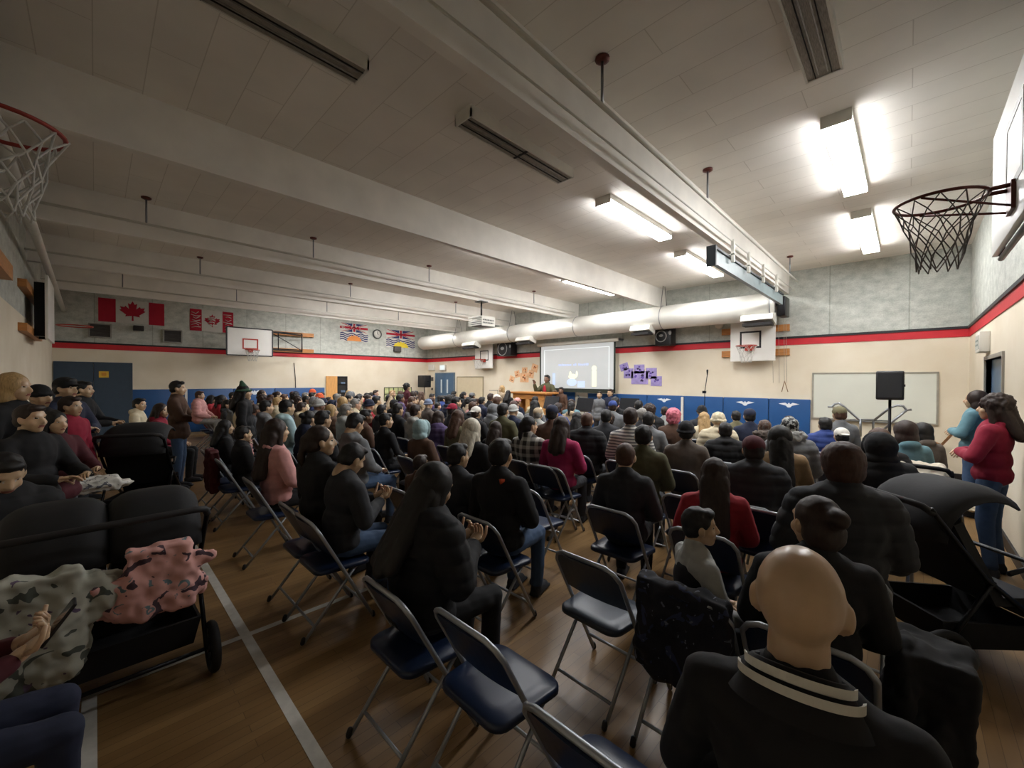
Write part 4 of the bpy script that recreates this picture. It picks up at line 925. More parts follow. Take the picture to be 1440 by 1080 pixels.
def hair_mesh(k):
    if k in HAIR: return HAIR[k]
    mb = MB(); v = .011; fold, fs, sm = .005, 28, 2
    E = lambda c, r: mb.ell(c, r, 18, 11)
    K = lambda a, ra, b, rb: mb.cap(a, ra, b, rb, 12)
    base = lambda q=0: E((0, -.022, .032), (.085 + q, .094 + q, .093 + q))
    if k == 'short': base(); E((0, -.05, -.02), (.078, .06, .06)); E((0, .045, .088), (.06, .04, .028))
    elif k == 'crop': E((0, -.018, .03), (.081, .095, .092)); E((0, -.05, -.02), (.073, .055, .05)); fold = .002
    elif k in ('long', 'longer'):
        z = -.24 if k == 'long' else -.40; base(.006); E((0, -.055, -.05), (.09, .062, .13)); K((-.045, -.07, -.04), .055, (-.06, -.165, z), .042); K((.045, -.07, -.04), .055, (.06, -.165, z), .042); K((0, -.085, 0), .06, (0, -.175, z - .02), .048)
        for s in (-1, 1): K((s * .07, .0, .02), .03, (s * .088, -.02, -.16), .024)
    elif k == 'pony': base(); E((0, -.05, -.025), (.083, .066, .08)); K((0, -.115, .03), .03, (0, -.14, -.12), .028); K((0, -.14, -.12), .028, (0, -.12, -.2), .012)
    elif k == 'bun': base(); E((0, -.05, -.025), (.085, .068, .085)); E((0, -.115, .055), (.045, .045, .042))
    elif k == 'fuzz': E((0, -.022, .034), (.098, .108, .103)); E((0, -.045, -.02), (.09, .075, .07)); fold, fs = .005, 60
    elif k == 'curly': E((0, -.03, .04), (.112, .115, .108)); E((0, -.055, -.035), (.10, .08, .085)); fold, fs = .016, 38
    elif k == 'bob': E((0, -.028, .02), (.105, .105, .115)); E((0, -.045, -.075), (.108, .082, .12)); fold = .003
    elif k == 'beanie': E((0, -.014, .045), (.088, .106, .092)); mb.tube([(.088 * math.cos(a), -.014 + .107 * math.sin(a), .018 + .012 * math.sin(a)) for a in [2 * PI * i / 24 for i in range(24)]], .017, 8, closed=True); fold, fs = .003, 60
    elif k == 'pompom': E((0, -.014, .045), (.094, .112, .096)); mb.tube([(.09 * math.cos(a), -.014 + .108 * math.sin(a), .012) for a in [2 * PI * i / 24 for i in range(24)]], .022, 8, closed=True); fold, fs = .010, 45
    elif k == 'cone': K((0, -.014, .05), .088, (0, -.04, .17), .03); mb.tube([(.088 * math.cos(a), -.014 + .105 * math.sin(a), .03) for a in [2 * PI * i / 24 for i in range(24)]], .018, 8, closed=True)
    elif k in ('cap', 'capback'):
        E((0, -.014, .045), (.087, .105, .085)); s = 1 if k == 'cap' else -1
        mb.ell((0, -.014 + s * .115, .04), (.062, .06, .008)); fold = 0
    elif k == 'hood': E((0, -.04, .015), (.112, .108, .125)); E((0, -.05, -.09), (.12, .09, .07)); mb.tube([(.092 * math.cos(a), .052, .0 + .115 * math.sin(a)) for a in [2 * PI * i / 24 for i in range(24)]], .016, 8, closed=True); fold, fs = .006, 14
    elif k == 'furhood': E((0, -.07, -.09), (.13, .09, .07)); mb.tube([(.13 * math.cos(a), -.03 - .08 * math.sin(a), -.08 + .03 * math.sin(a)) for a in [PI * i / 14 for i in range(15)]], .035, 8); base(); fold, fs = .016, 45
    elif k == 'scarf': E((0, -.02, .02), (.096, .104, .112)); E((0, -.03, -.09), (.10, .09, .08)); E((0, -.04, -.15), (.17, .12, .06)); fold, fs = .006, 14
    elif k == 'band': mb.tube([(.098 * math.cos(a), -.005, .02 + .105 * math.sin(a)) for a in [PI * i / 16 for i in range(17)]], .010, 8); E((.098, -.005, .0), (.02, .035, .04)); E((-.098, -.005, .0), (.02, .035, .04)); fold = 0
    me = remesh(mb, v, sm, fold, fs); HAIR[k] = me; return me

CLOTH = {'black': '121215', 'char': '2a2b2f', 'grey': '6c6e70', 'lgrey': 'a2a39f', 'navy': '1a2138', 'blue': '2b3f7c', 'teal': '5d828c', 'lblue': 'a3bfc4', 'cream': 'cfc3a6', 'white': 'd8d5cc', 'beige': 'a8957a', 'tan': '8f7554',
         'brown': '52392a', 'olive': '4c4a30', 'khaki': '6b654a', 'maroon': '4a1620', 'red': '9c1f2c', 'crimson': '8c1330', 'pink': 'd59c98', 'magenta': '9a1c50', 'orange': 'c9542c', 'taupe': '5d534c', 'dred': '5e0f18', 'denim': '3c5270', 'purple': '4b3c63', 'green': '3b5a45'}
HCOL = {'black': '100d0c', 'dbrown': '2a1a12', 'brown': '4a3020', 'auburn': '3c2116', 'grey': '807c76', 'silver': 'c9c2b0', 'blonde': 'a98a5c', 'ginger': '8a4a28', 'pinkhair': 'c96c7c'}
def cloth(k): return mat('cloth_' + k, CLOTH[k], .85, nz=.10, scale=18, bump=.15, sheen=.0)
def haircol(k):
    if k in HCOL: return mat('hair_' + k, HCOL[k], .6, nz=.30, scale=30, stretch=(4, 4, .6))
    return cloth(k)
def plaid():
    if 'cloth_plaid' in MATS: return MATS['cloth_plaid']
    m = mat('cloth_plaid', '35322f', .9, nz=.1); nt = m.node_tree; N = nt.nodes; L = nt.links; b = N['Principled BSDF']; base = b.inputs['Base Color'].links[0].from_socket
    tc = N.new('ShaderNodeTexCoord'); out = base
    for ax in ('X', 'Z'):
        wv = N.new('ShaderNodeTexWave'); wv.bands_direction = ax; wv.inputs['Scale'].default_value = 3.2; L.new(tc.outputs['Object'], wv.inputs['Vector'])
        c = mix_ramp(nt, wv.outputs['Fac'], (0, 0, 0), (.32, .31, .28), .5, .7)
        a = N.new('ShaderNodeMix'); a.data_type = 'RGBA'; a.blend_type = 'ADD'; a.inputs['Factor'].default_value = .7; L.new(out, a.inputs['A']); L.new(c, a.inputs['B']); out = a.outputs['Result']
    L.new(out, b.inputs['Base Color']); return m
def striped(name, c0, c1, sc_, ax='Z'):
    if name in MATS: return MATS[name]
    m = mat(name, c0, .9, nz=.05); nt = m.node_tree; N = nt.nodes; L = nt.links; b = N['Principled BSDF']
    tc = N.new('ShaderNodeTexCoord'); wv = N.new('ShaderNodeTexWave'); wv.bands_direction = ax; wv.inputs['Scale'].default_value = sc_; wv.inputs['Distortion'].default_value = 1.5; L.new(tc.outputs['Object'], wv.inputs['Vector'])
    L.new(mix_ramp(nt, wv.outputs['Fac'], srgb(c0), srgb(c1), .45, .55), b.inputs['Base Color']); return m
def topmat(k):
    if k == 'plaid': return plaid()
    if k == 'whitestripe': return striped('cloth_white_stripe', 'd2cfc8', '6f6e70', 9)
    if k == 'stripebeanie': return striped('cloth_beanie_stripe', '8c9ab0', '35405c', 14)
    return cloth(k)
def dressed(o, m):
    o.material_slots[0].link = 'OBJECT'; o.material_slots[0].material = m
n_person = [0]
def person(loc, rz, s, kind='sit', yaw=0, pit=0, hair='short', hc='black', top='black', style='coat', legs='char', skin='tan', label='', group=None, vox=.013, shoes=True, extras=()):
    """person > (own mesh: body) hair, jacket, trousers, shoes"""
    z0 = max(0, .45 - .45 * s) if kind.startswith('sit') else 0
    P_ = pose(kind); H = head_matrix(P_, yaw, pit)
    o = link('person', body_mesh(kind, yaw, pit, vox)); o.location = (loc[0], loc[1], loc[2] + z0 if len(loc) > 2 else z0); o.rotation_euler = (0, 0, rz); o.scale = (s, s, s)
    dressed(o, skin_mat(skin)); tag(o, label, 'person', group)
    def ch(name, me, m, M=None):
        c = link(name, me, o)
        if M is not None: c.matrix_local = M
        dressed(c, m); return c
    ch('jacket', jacket_mesh(kind, style, vox), topmat(top)); ch('trousers', legs_mesh(kind, vox), cloth(legs))
    if shoes:
        for m_ in shoe_mesh(kind): ch('shoe', m_, cloth('char'))
    hs = hair if isinstance(hair, (list, tuple)) else [(hair, hc)]
    for (h, c) in hs:
        if h == 'bald': continue
        nm = {'cap': 'cap', 'capback': 'cap', 'beanie': 'beanie', 'pompom': 'knit_hat', 'cone': 'pointed_hat', 'hood': 'hood', 'scarf': 'headscarf', 'band': 'headphones'}.get(h, 'hair')
        ch(nm, hair_mesh(h), topmat(c) if (c in CLOTH or c in ('stripebeanie',)) and c not in HCOL or nm != 'hair' and c in CLOTH else haircol(c), H)
    n_person[0] += 1
    return o

# ---------------------------------------------------------------- folding chair
navy_vinyl = mat('navy_vinyl', '16243f', .35, nz=.12, scale=6); grey_vinyl = mat('grey_vinyl', '3a4350', .38, nz=.12, scale=6); tube_grey = mat('chair_tube_grey', 'a3a8ae', .36, metal=.55, nz=.08)
def rounded(x0, x1, y0, y1, r, n=5, taper=0):
    out = []
    for (cx, cy, a0) in ((x1 - r, y1 - r, 0), (x0 + r, y1 - r, PI / 2), (x0 + r, y0 + r, PI), (x1 - r, y0 + r, 1.5 * PI)):
        for i in range(n + 1): a = a0 + PI / 2 * i / n; out.append((cx + r * math.cos(a), cy + r * math.sin(a)))
    return out
def chair_proto(seat_mat, loc, rz=0):
    t = thing('folding_chair', '', 'chair', loc, local=True); t.rotation_euler = (0, 0, rz)
    def lerp(z): return .22 - .42 * (z / .78)       # front frame leans back as it rises
    W = .215; zt = .80
    side = lambda s: [(s * W, lerp(z), z) for z in (.015, .2, .42, .6, .70)]
    top = [(-W, lerp(.73), .73), (-W + .025, lerp(.775), .775), (-W + .07, lerp(.80), .80), (W - .07, lerp(.80), .80), (W - .025, lerp(.775), .775), (W, lerp(.73), .73)]
    part('front_frame', MB().tube(side(-1) + top + side(1)[::-1], .0125, 8), tube_grey, t)
    part('rear_frame', MB().tube([(-.19, .10, .43), (-.19, -.02, .30), (-.19, -.27, .015)], .011).tube([(.19, .10, .43), (.19, -.02, .30), (.19, -.27, .015)], .011).tube([(-.19, -.2, .09), (.19, -.2, .09)], .009), tube_grey, t)
    part('stretcher', MB().tube([(-W, lerp(.14), .14), (W, lerp(.14), .14)], .009), tube_grey, t)
    n = 8; b = MB(); vs = []; fs = []
    for i in range(n + 1):
        x = -W + .012 + (2 * W - .024) * i / n; f = 2 * i / n - 1; ed = (1 - abs(f) ** 6) * .035
        for (z, e) in ((.545, 0), (.755 + ed, 0)):
            y = lerp(z) - .02 * (1 - f * f)
            vs += [(x, y - .007, z), (x, y + .010, z)]
    for i in range(n):
        a = i * 4; c_ = a + 4; fs += [(a, c_, c_ + 2, a + 2), (a + 1, a + 3, c_ + 3, c_ + 1), (a, a + 1, c_ + 1, c_), (a + 2, c_ + 2, c_ + 3, a + 3)]
    fs += [(0, 2, 3, 1), (n * 4, n * 4 + 1, n * 4 + 3, n * 4 + 2)]
    b.add(vs, fs, 0, False); part('backrest', b, seat_mat, t)
    ol = rounded(-.2, .2, -.19, .21, .07); ol = [(x * (1 + .08 * (y > 0)), y) for x, y in ol]
    sb = MB(); lay = [(.425, .94), (.43, 1.0), (.452, 1.0), (.462, .95), (.464, .6)]; m_ = len(ol); vv = []; ff = []
    for z, k in lay: vv += [(x * k, .01 + (y - .01) * k, z - (.012 * max(0, y - .1) / .1 if y > .1 else 0)) for x, y in ol]
    for i in range(len(lay) - 1):
        for j in range(m_): ff.append((i * m_ + j, i * m_ + (j + 1) % m_, (i + 1) * m_ + (j + 1) % m_, (i + 1) * m_ + j))
    ff.append(tuple(range(m_ - 1, -1, -1))); ff.append(tuple((len(lay) - 1) * m_ + j for j in range(m_)))
    sb.add(vv, ff, 0, True); part('seat', sb, seat_mat, t)
    for (x, y) in ((-W, .215), (W, .215), (-.19, -.28), (.19, -.28)): part('foot_cap', MB().cap((x, y, .018), .016, (x, y * .98, .04), .014, 8), black_plastic, t)
    return t
chairs = []
def copy_tree(o, parent=None):
    c = o.copy(); C.objects.link(c)
    if parent is not None: c.parent = parent
    for ch in list(o.children): copy_tree(ch, c)
    return c
protoN = None; protoG = None
def chair(x, y, rz, label, group=None, grey=False, far=False):
    global protoN, protoG
    p = protoG if grey else protoN
    if p is None:
        p = chair_proto(grey_vinyl if grey else navy_vinyl, (x, y, 0), rz)
        if grey: protoG = p
        else: protoN = p
        t = p
    else:
        t = p.copy(); C.objects.link(t); t.location = (x, y, 0); t.rotation_euler = (0, 0, rz)
        for chd in list(p.children):
            if far and chd.name.startswith(('foot_cap', 'stretcher')): continue
            c = chd.copy(); C.objects.link(c); c.parent = t
    t['label'] = label; t['category'] = 'chair'
    if group: t['group'] = group
    elif 'group' in t: del t['group']
    return t
# ---------------------------------------------------------------- the crowd
RY = lambda k: 1.05 + .86 * k
ROWX = {k: [] for k in range(12)}
def facing(x, y, f=.45): return f * math.atan2(x + 7.8, 11 - y)
def seat(u, v, row, short, label, chair_on=True, grey=False, dx=0, rz=None, **kw):
    kind = kw.pop('kind', 'sit'); yaw = kw.get('yaw', 0)
    P_ = pose(kind); top = P_['head'].z + .128; s = 1; r = ray(u, v)
    for rw in (row, row + 1, row - 1, row + 2) if row > 1 else (row,):
        if rw < 2 and row > 1: continue
        if all(abs(r.x * (RY(rw) + .26) / r.y - q) > .47 for q in ROWX[rw]): row = rw; break
    yc = RY(row) + .2; ry = yc + .06
    for _ in range(3):
        hy = ry + P_['head'].y * s; r = ray(u, v); X = r.x * hy / r.y + dx; z = CAM_H + r.z * hy / r.y
        s = z / top if z >= top else (z - .45) / (top - .45)
        s = max(kw.get('smin', .74), min(kw.get('smax', 1.13), s))
    kw.pop('smin', 0); kw.pop('smax', 0)
    if rz is None: rz = facing(X, ry)
    ROWX[row].append(X)
    o = person((X, ry), rz, s, kind, label=label, **kw)
    if chair_on: chair(X, yc, 0, 'folding chair under the ' + short, grey=grey, far=row > 3)
    return o
def free(x, y, s, rz, label, kind='sit', **kw): return person((x, y) if len(kw.get('zz', ())) == 0 else (x, y, kw.pop('zz')[0]), rz, s, kind, label=label, **kw)

# -- nearest empty chairs
chair(-.66, 1.14, .0, 'empty navy folding chair cut by the bottom edge, nearest to the camera'); ROWX[0].append(-.66)
chair(-1.30, 1.25, .0, 'empty navy folding chair in the back row with its lit blue seat showing'); ROWX[0].append(-1.30)
chair(-1.28, 2.10, -.03, 'empty folding chair with a grey seat in the second row', grey=True); ROWX[1].append(-1.28)
chair(-2.55, 2.95, 0, 'empty navy folding chair in the third row behind the plaid shirt'); 
chair(-3.05, 3.80, 0, 'empty navy folding chair in the fourth row before the magenta hood')
chair(-1.35, 3.72, 0, 'empty navy folding chair in front of the girl with long hair')
chair(-.78, 3.78, 0, 'empty navy folding chair between the long haired girl and the puffer coat')
chair(-6.45, 1.30, 0, 'folding chair with a dark red coat hanging over its back'); ROWX[0].append(-6.45)

# -- back row
# bald man
o = person((-.17, 1.10), .12, 1.10, 'sit', hair='bald', skin='tan', top='black', style='thin', legs='char', vox=.007, label='bald man from behind in a black top with two white collar stripes')
Pq = pose('sit'); nk = Pq['neck']
for k, (zz, rr) in enumerate(((.008, .080), (-.012, .091))):
    pts = []
    for i in range(25):
        a = PI + PI * i / 24; pts.append((nk.x + rr * 1.06 * math.cos(a), nk.y - .012 + rr * .92 * math.sin(a), nk.z + zz - .030 * math.sin(a) ))
    m_ = MB(); 
    for i in range(24):
        p, q = Vector(pts[i]), Vector(pts[i + 1]); n0 = Vector((p.x - nk.x, p.y - nk.y + .012, .06)).normalized() * .006; n1 = Vector((q.x - nk.x, q.y - nk.y + .012, .06)).normalized() * .006
        h = Vector((0, 0, .009)); m_.add([p - h, q - h, q + h, p + h, p - h + n0, q - h + n1, q + h + n1, p + h + n0], [(0, 3, 2, 1), (4, 5, 6, 7), (0, 1, 5, 4), (3, 7, 6, 2), (0, 4, 7, 3), (1, 2, 6, 5)], 0, False)
    c = link('collar_stripe', m_.mesh('collar_stripe', white_paint), o)
cl = MB(); n_ = 28; vv = []; ff = []
for zz, rr in ((-.055, .115), (-.03, .098), (-.006, .086), (.022, .075), (.022, .069), (-.03, .066)):
    for i in range(n_): a = 2 * PI * i / n_; vv.append((nk.x + rr * 1.04 * math.cos(a), nk.y - .012 + rr * .9 * math.sin(a), nk.z + zz - .030 * math.sin(a)))
for j in range(5):
    for i in range(n_): ff.append((j * n_ + i, j * n_ + (i + 1) % n_, (j + 1) * n_ + (i + 1) % n_, (j + 1) * n_ + i))
cl.add(vv, ff, 0, True); link('collar', cl.mesh('collar', cloth('black')), o)
chair(-.17, 1.0, .1, 'folding chair under the bald man'); ROWX[0].append(-.17)
person((-1.87, 1.22), .0, 1.04, 'sit_phone', pit=-.35, hair=[('longer', 'black'), ('bob', 'black')], top='black', style='puffer', legs='black', vox=.009, label='woman with long black hair bowing her head in a bulky black coat, back row')
chair(-1.80, 1.16, 0, 'folding chair under the woman in the bulky black coat'); ROWX[0].append(-1.85)
seat(496, 622, 0, 'boy in glasses looking down', 'boy with short dark hair and glasses looking down at his phone', kind='sit_phone', pit=-.5, hair='short', hc='black', top='char', legs='denim', vox=.009, rz=.05)
seat(452, 597, 0, 'woman with the dark ponytail', 'woman in profile with a dark ponytail and a black jacket', hair='pony', hc='dbrown', top='black', style='coat', yaw=-.5, vox=.009)
seat(390, 588, 0, 'woman in the pink jacket', 'woman with long brown hair and a pale pink jacket', hair='longer', hc='dbrown', top='pink', style='hoodie', vox=.009, legs='black')
seat(343, 598, 0, 'small child in black', 'small dark haired child in black holding a yellow snack', hair='short', hc='black', top='black', smin=.7, vox=.011)
seat(318, 590, 0, 'woman with the white collar', 'dark haired woman in black with a white collar beside a small child', hair='long', hc='black', top='black', vox=.011)

# -- second row
seat(1146, 697, 1, 'woman in black before the bald man', 'woman with dark hair tied back in a black coat before the bald man', hair='bun', hc='dbrown', top='black', style='coat', legs='black', vox=.008, smin=1.0, yaw=.5)
seat(985, 712, 1, 'boy in the black vest', 'boy in profile with short black hair, grey sleeves and a black vest', hair='short', hc='black', top='lgrey', style='thin', legs='char', vox=.007, rz=-.75, yaw=-.35, smin=.8, smax=.95)
seat(705, 615, 1, 'man with the orange collar', 'man in a black jacket with an orange collar behind the grey seat', hair='short', hc='black', top='black', style='coat', legs='denim', vox=.009)
seat(645, 622, 1, 'person left of the orange collar', 'dark haired person in a black coat left of the orange collared man', hair='short', hc='black', top='char', style='coat', yaw=-.35, vox=.011)
seat(500, 580, 1, 'man in the grey jacket', 'man with short black hair looking down in a dark grey jacket', pit=-.35, hair='short', hc='black', top='grey', style='hoodie', legs='denim', vox=.011)
seat(592, 640, 1, 'person in brown behind', 'small person in a dark brown coat low between two people in black', hair='short', hc='dbrown', top='brown', style='coat', smax=.8)
seat(375, 562, 1, 'person with purple sleeves', 'person with black hair and a dusty grey hooded top', hair='short', hc='black', top='grey', style='hoodie')
seat(404, 561, 1, 'person in the pale blue hoodie', 'dark haired person in a pale blue hooded top', hair='short', hc='black', top='lblue', style='hoodie')
seat(455, 576, 1, 'man in the dark coat and beard', 'short haired man in black left of the grey jacket', hair='short', hc='black', top='black', style='coat')
seat(425, 565, 2, 'person in the cream jacket', 'person with a cream jacket and black shoulder patches', hair='short', hc='dbrown', top='cream', style='hoodie')
seat(391, 558, 2, 'blonde in the cream coat', 'fair haired person in a cream coat in the left crowd', hair='short', hc='blonde', top='cream', style='puffer')
# -- third row
seat(880, 621, 2, 'man with the shaved head', 'man with a close shaved head and a dark jacket behind the olive jacket', hair='crop', hc='brown', top='char', style='coat', legs='black', vox=.009, skin='tan')
seat(1005, 643, 2, 'girl in the red jacket', 'girl with long brown hair and a red jacket', hair='longer', hc='dbrown', top='red', style='coat', vox=.009)
seat(1184, 622, 2, 'person in the big puffer coat', 'person with short auburn hair in a huge black puffer coat', hair='fuzz', hc='auburn', top='char', style='puffer', vox=.009, smin=1.1)
seat(543, 580, 2, 'man in the black sweater', 'man with thick black hair in a black sweater right of the grey jacket', hair='short', hc='black', top='black', style='thin', legs='char', vox=.011, yaw=-.35)
seat(594, 590, 2, 'person in the blue grey hood', 'person in a blue grey hood over a brown coat', hair='hood', hc='lblue', top='brown', style='coat', legs='denim', vox=.011)
seat(665, 588, 2, 'woman with long silver hair', 'woman with long straight silver hair in black', hair=[('bob', 'silver'), ('long', 'silver')], top='black', style='coat', vox=.011)
seat(698, 592, 2, 'person beside the silver hair', 'dark haired person with a white collar right of the silver haired woman', hair='long', hc='dbrown', top='black', style='coat')
# -- fourth row
seat(745, 584, 3, 'woman in the plaid shirt', 'woman in profile with tied black hair and a black and white plaid shirt', hair='pony', hc='black', top='plaid', style='coat', yaw=-.6, vox=.011)
seat(790, 585, 3, 'woman with the magenta hood', 'woman with dark hair and a magenta hooded jacket', hair='long', hc='dbrown', top='magenta', style='hoodie', vox=.011)
seat(826, 579, 3, 'man with cropped grey hair', 'broad man with cropped grey brown hair and a black jacket', hair='crop', hc='brown', top='black', style='puffer', vox=.011)
seat(905, 596, 3, 'man in the olive jacket', 'man with dark hair and an olive jacket right of the shaved head', hair='short', hc='black', top='olive', style='coat', vox=.011)
seat(1236, 608, 4, 'person right of the auburn hair', 'person in a black hood right of the auburn haired person', hair='hood', hc='black', top='black', style='puffer', vox=.011)
seat(645, 576, 3, 'woman in khaki', 'woman with brown hair and a khaki jacket below the maroon cap', hair='long', hc='brown', top='khaki', style='coat')
seat(585, 568, 3, 'person in the big grey hoodie', 'person with short dark hair in a big light grey hoodie', hair='short', hc='dbrown', top='lgrey', style='hoodie')
seat(560, 566, 3, 'man in black by the grey hoodie', 'man with short black hair in black left of the grey hoodie', hair='short', hc='black', top='black')
seat(708, 566, 3, 'tall person in olive green', 'tall dark haired person in a dark olive coat behind the silver haired woman', hair='short', hc='black', top='olive')
# -- fifth row
seat(965, 592, 4, 'person in the black knit hat', 'person in a black knit hat and a taupe coat with pale shoulders', hair=[('beanie', 'black'), ('short', 'black')], top='taupe', style='coat', vox=.011)
seat(1020, 593, 4, 'man in the black parka', 'man with short black hair and a black parka below the cream knit hat', hair='short', hc='black', top='black', style='puffer', vox=.011)
seat(1096, 598, 4, 'woman with very long black hair', 'woman with very long straight black hair over a tan jacket', hair=[('longer', 'black'), ('bob', 'black')], top='tan', style='coat', vox=.011)
seat(777, 569, 4, 'person in the brown coat', 'person in a navy cap and a brown coat', hair=[('cap', 'navy'), ('short', 'black')], top='brown', style='coat')
seat(853, 575, 4, 'man beside the cropped hair', 'man with black hair and a dark grey jacket right of the cropped grey hair', hair='short', hc='black', top='char', style='coat')
seat(912, 578, 4, 'person with the grey coat collar', 'dark haired person in a grey blue coat behind the olive jacket', hair='short', hc='black', top='grey')
seat(670, 571, 4, 'person in the white cap', 'person in a white cap worn backwards, middle of the crowd', hair=[('capback', 'white'), ('short', 'dbrown')], top='black')
seat(637, 567, 4, 'person in the maroon cap', 'person in a maroon cap with brown hair', hair=[('capback', 'crimson'), ('short', 'dbrown')], top='char')
seat(812, 579, 4, 'person behind the magenta hood', 'dark haired person just right of the magenta hood', hair='long', hc='black', top='grey')
seat(857, 581, 5, 'woman with dark curly hair', 'woman with dark curly hair behind the cropped grey haired man', hair='curly', hc='dbrown', top='black')
# -- sixth row and beyond
seat(1075, 590, 5, 'person in the grey fur coat', 'person with brown hair and a grey fur trimmed coat', hair=[('furhood', 'taupe'), ('short', 'brown')], top='taupe', style='puffer')
seat(1110, 586, 5, 'person with the pale fur hood', 'person with black hair and a pale fur hood', hair=[('furhood', 'lgrey'), ('short', 'black')], top='grey', style='puffer')
seat(1183, 601, 5, 'person in the backwards white cap', 'person in a white cap worn backwards near the right side', hair=[('capback', 'white'), ('short', 'black')], top='maroon')
seat(1010, 580, 5, 'person in the cream knit hat', 'person in a fluffy cream knit hat and a cream jacket', hair=[('pompom', 'cream')], top='cream', style='puffer')
seat(757, 573, 5, 'person in the beige cap', 'person in a beige cap and a pale jacket near the centre', hair=[('cap', 'beige'), ('short', 'grey')], top='lgrey')
seat(603, 561, 5, 'person in the striped knit hat', 'person in a blue and grey striped knit hat', hair=[('beanie', 'stripebeanie')], top='taupe')
seat(887, 572, 5, 'person in the white striped shirt', 'person in a white shirt with dark stripes right of the centre', hair='short', hc='dbrown', top='whitestripe')
seat(1160, 586, 6, 'man in the bright blue jacket', 'man with dark hair in a bright blue jacket', hair='short', hc='black', top='blue', style='puffer')
seat(1054, 574, 6, 'man in the navy cap and coat', 'man in a navy cap and a navy coat before the blue mats', hair=[('cap', 'navy'), ('short', 'black')], top='navy', style='coat')
seat(947, 575, 5, 'person with curly pink hair', 'person with bright pink curly hair', hair='curly', hc='pinkhair', top='brown')
seat(903, 573, 6, 'grey haired person', 'person with short grey hair right of the white striped shirt', hair='short', hc='grey', top='char')
seat(990, 579, 6, 'person in the blonde fur hood', 'fair haired person in a cream hooded coat beside the cream knit hat', hair='long', hc='blonde', top='cream')
seat(1272, 591, 6, 'first person in the teal hood', 'brown haired person in a teal jacket beside the loudspeaker stand', hair='bob', hc='dbrown', top='teal', style='hoodie')
seat(1110, 584, 7, 'person in the navy jacket by the mats', 'person with short dark hair in a navy jacket at the end of the blue mats', hair='short', hc='dbrown', top='navy')
seat(1296, 594, 7, 'person right of the teal hood', 'dark haired person in a brown coat right of the teal hood', hair='bob', hc='black', top='taupe', style='hoodie')
seat(1035, 577, 7, 'person in the striped scarf', 'person with black hair and a khaki striped scarf before the blue mats', hair='short', hc='black', top='khaki')
seat(987, 570, 7, 'person in the dark knit hat', 'person in a dark knit hat before the microphone stand', hair='beanie', hc='black', top='char')
seat(862, 563, 7, 'person in the blue cap', 'person in a blue cap near the music stands', hair=[('cap', 'blue'), ('short', 'dbrown')], top='grey')
seat(1180, 571, 8, 'man in the camouflage cap', 'man in an olive cap and grey jacket below the curved handrail', hair=[('cap', 'khaki'), ('short', 'brown')], top='grey', style='coat')
seat(935, 571, 8, 'person in the pale printed shirt', 'dark haired person in a pale shirt with a dark print before the mats', hair='short', hc='dbrown', top='lgrey')
seat(440, 547, 5, 'person in the orange hat', 'person in an orange hat in the far left crowd', hair=[('beanie', 'orange')], top='brown')
seat(450, 553, 4, 'person in the salmon hat', 'person in a faded orange knit hat below the orange hat', hair=[('pompom', 'orange')], top='taupe')
seat(548, 559, 6, 'person in the red top', 'person in a bright red top in the far middle crowd', hair='short', hc='black', top='red')
seat(530, 556, 4, 'person raising a phone', 'person in beige with one arm raised to take a picture', kind='sit_raise', hair='short', hc='black', top='beige')
seat(475, 553, 4, 'person with the grey face', 'grey haired person in the left crowd below the cupboard', hair='short', hc='grey', top='char')
seat(385, 552, 4, 'person in the grey hat', 'person in a pale grey hat in front of the left blue mats', hair=[('beanie', 'lgrey')], top='olive')
seat(666, 560, 6, 'person in the white and black top', 'dark haired person with a pink and white scarf near the front door', hair='short', hc='black', top='pink')
seat(722, 563, 7, 'person in the pale coat', 'brown haired person below the desk corner in a grey coat', hair='short', hc='brown', top='grey')
seat(728, 559, 8, 'person in the pink cap', 'person in a pale pink cap before the desk', hair=[('cap', 'pink'), ('short', 'brown')], top='navy')

# -- standing and special figures
def stand(u, vt, X=None, Y=None, s=None, kind='stand', rz=0, label='', **kw):
    r = ray(u, vt); d = (Y / r.y) if Y is not None else X / r.x
    x, y, z = r.x * d, r.y * d, CAM_H + r.z * d; top = 1.575 + .128
    return person((x, y), rz, (s or z / top), kind, label=label, **kw)
stand(1371, 549, Y=8.2, rz=1.25, kind='stand_fold', hair='bob', hc='dbrown', top='teal', style='coat', legs='denim', vox=.011, yaw=0, label='woman in a teal jacket standing with folded arms by the right wall')
o = stand(1397, 555, X=.57, rz=1.25, kind='stand_fold', hair=[('curly', 'dbrown'), ('long', 'dbrown')], top='crimson', style='hoodie', legs='denim', vox=.010, label='woman in a crimson jacket standing nearest the right wall')
o = person((-8.55, .95), -.35, 1.04, 'stand_hold', hair='short', hc='black', top='brown', style='coat', legs='denim', vox=.011, label='standing man in brown holding a child in pink')
person((-8.15, 1.18, .62), -.5, .62, 'sit', hair='short', hc='brown', top='pink', style='puffer', legs='lgrey', vox=.013, shoes=False, label='small child in a pale pink jacket held by the standing man')
person((-7.9, 1.75), -.5, .62, 'stand', hair='short', hc='brown', top='pink', style='puffer', legs='lgrey', label='small child in pink in front of the standing man')
person((-9.2, .80), -.35, 1.05, 'sit', yaw=-.35, hair='long', hc='dbrown', top='crimson', style='hoodie', legs='black', vox=.011, label='girl in a bright crimson hoodie seated left of the standing man')
chair(-9.2, .74, -.35, 'folding chair under the girl in the crimson hoodie')
person((-10.9, .62), -.35, 1.08, 'sit', yaw=-.35, hair='short', hc='black', top='cream', style='hoodie', legs='khaki', vox=.011, label='boy in a cream hoodie seated left of the crimson hoodie')
chair(-10.9, .56, -.35, 'folding chair under the boy in the cream hoodie')
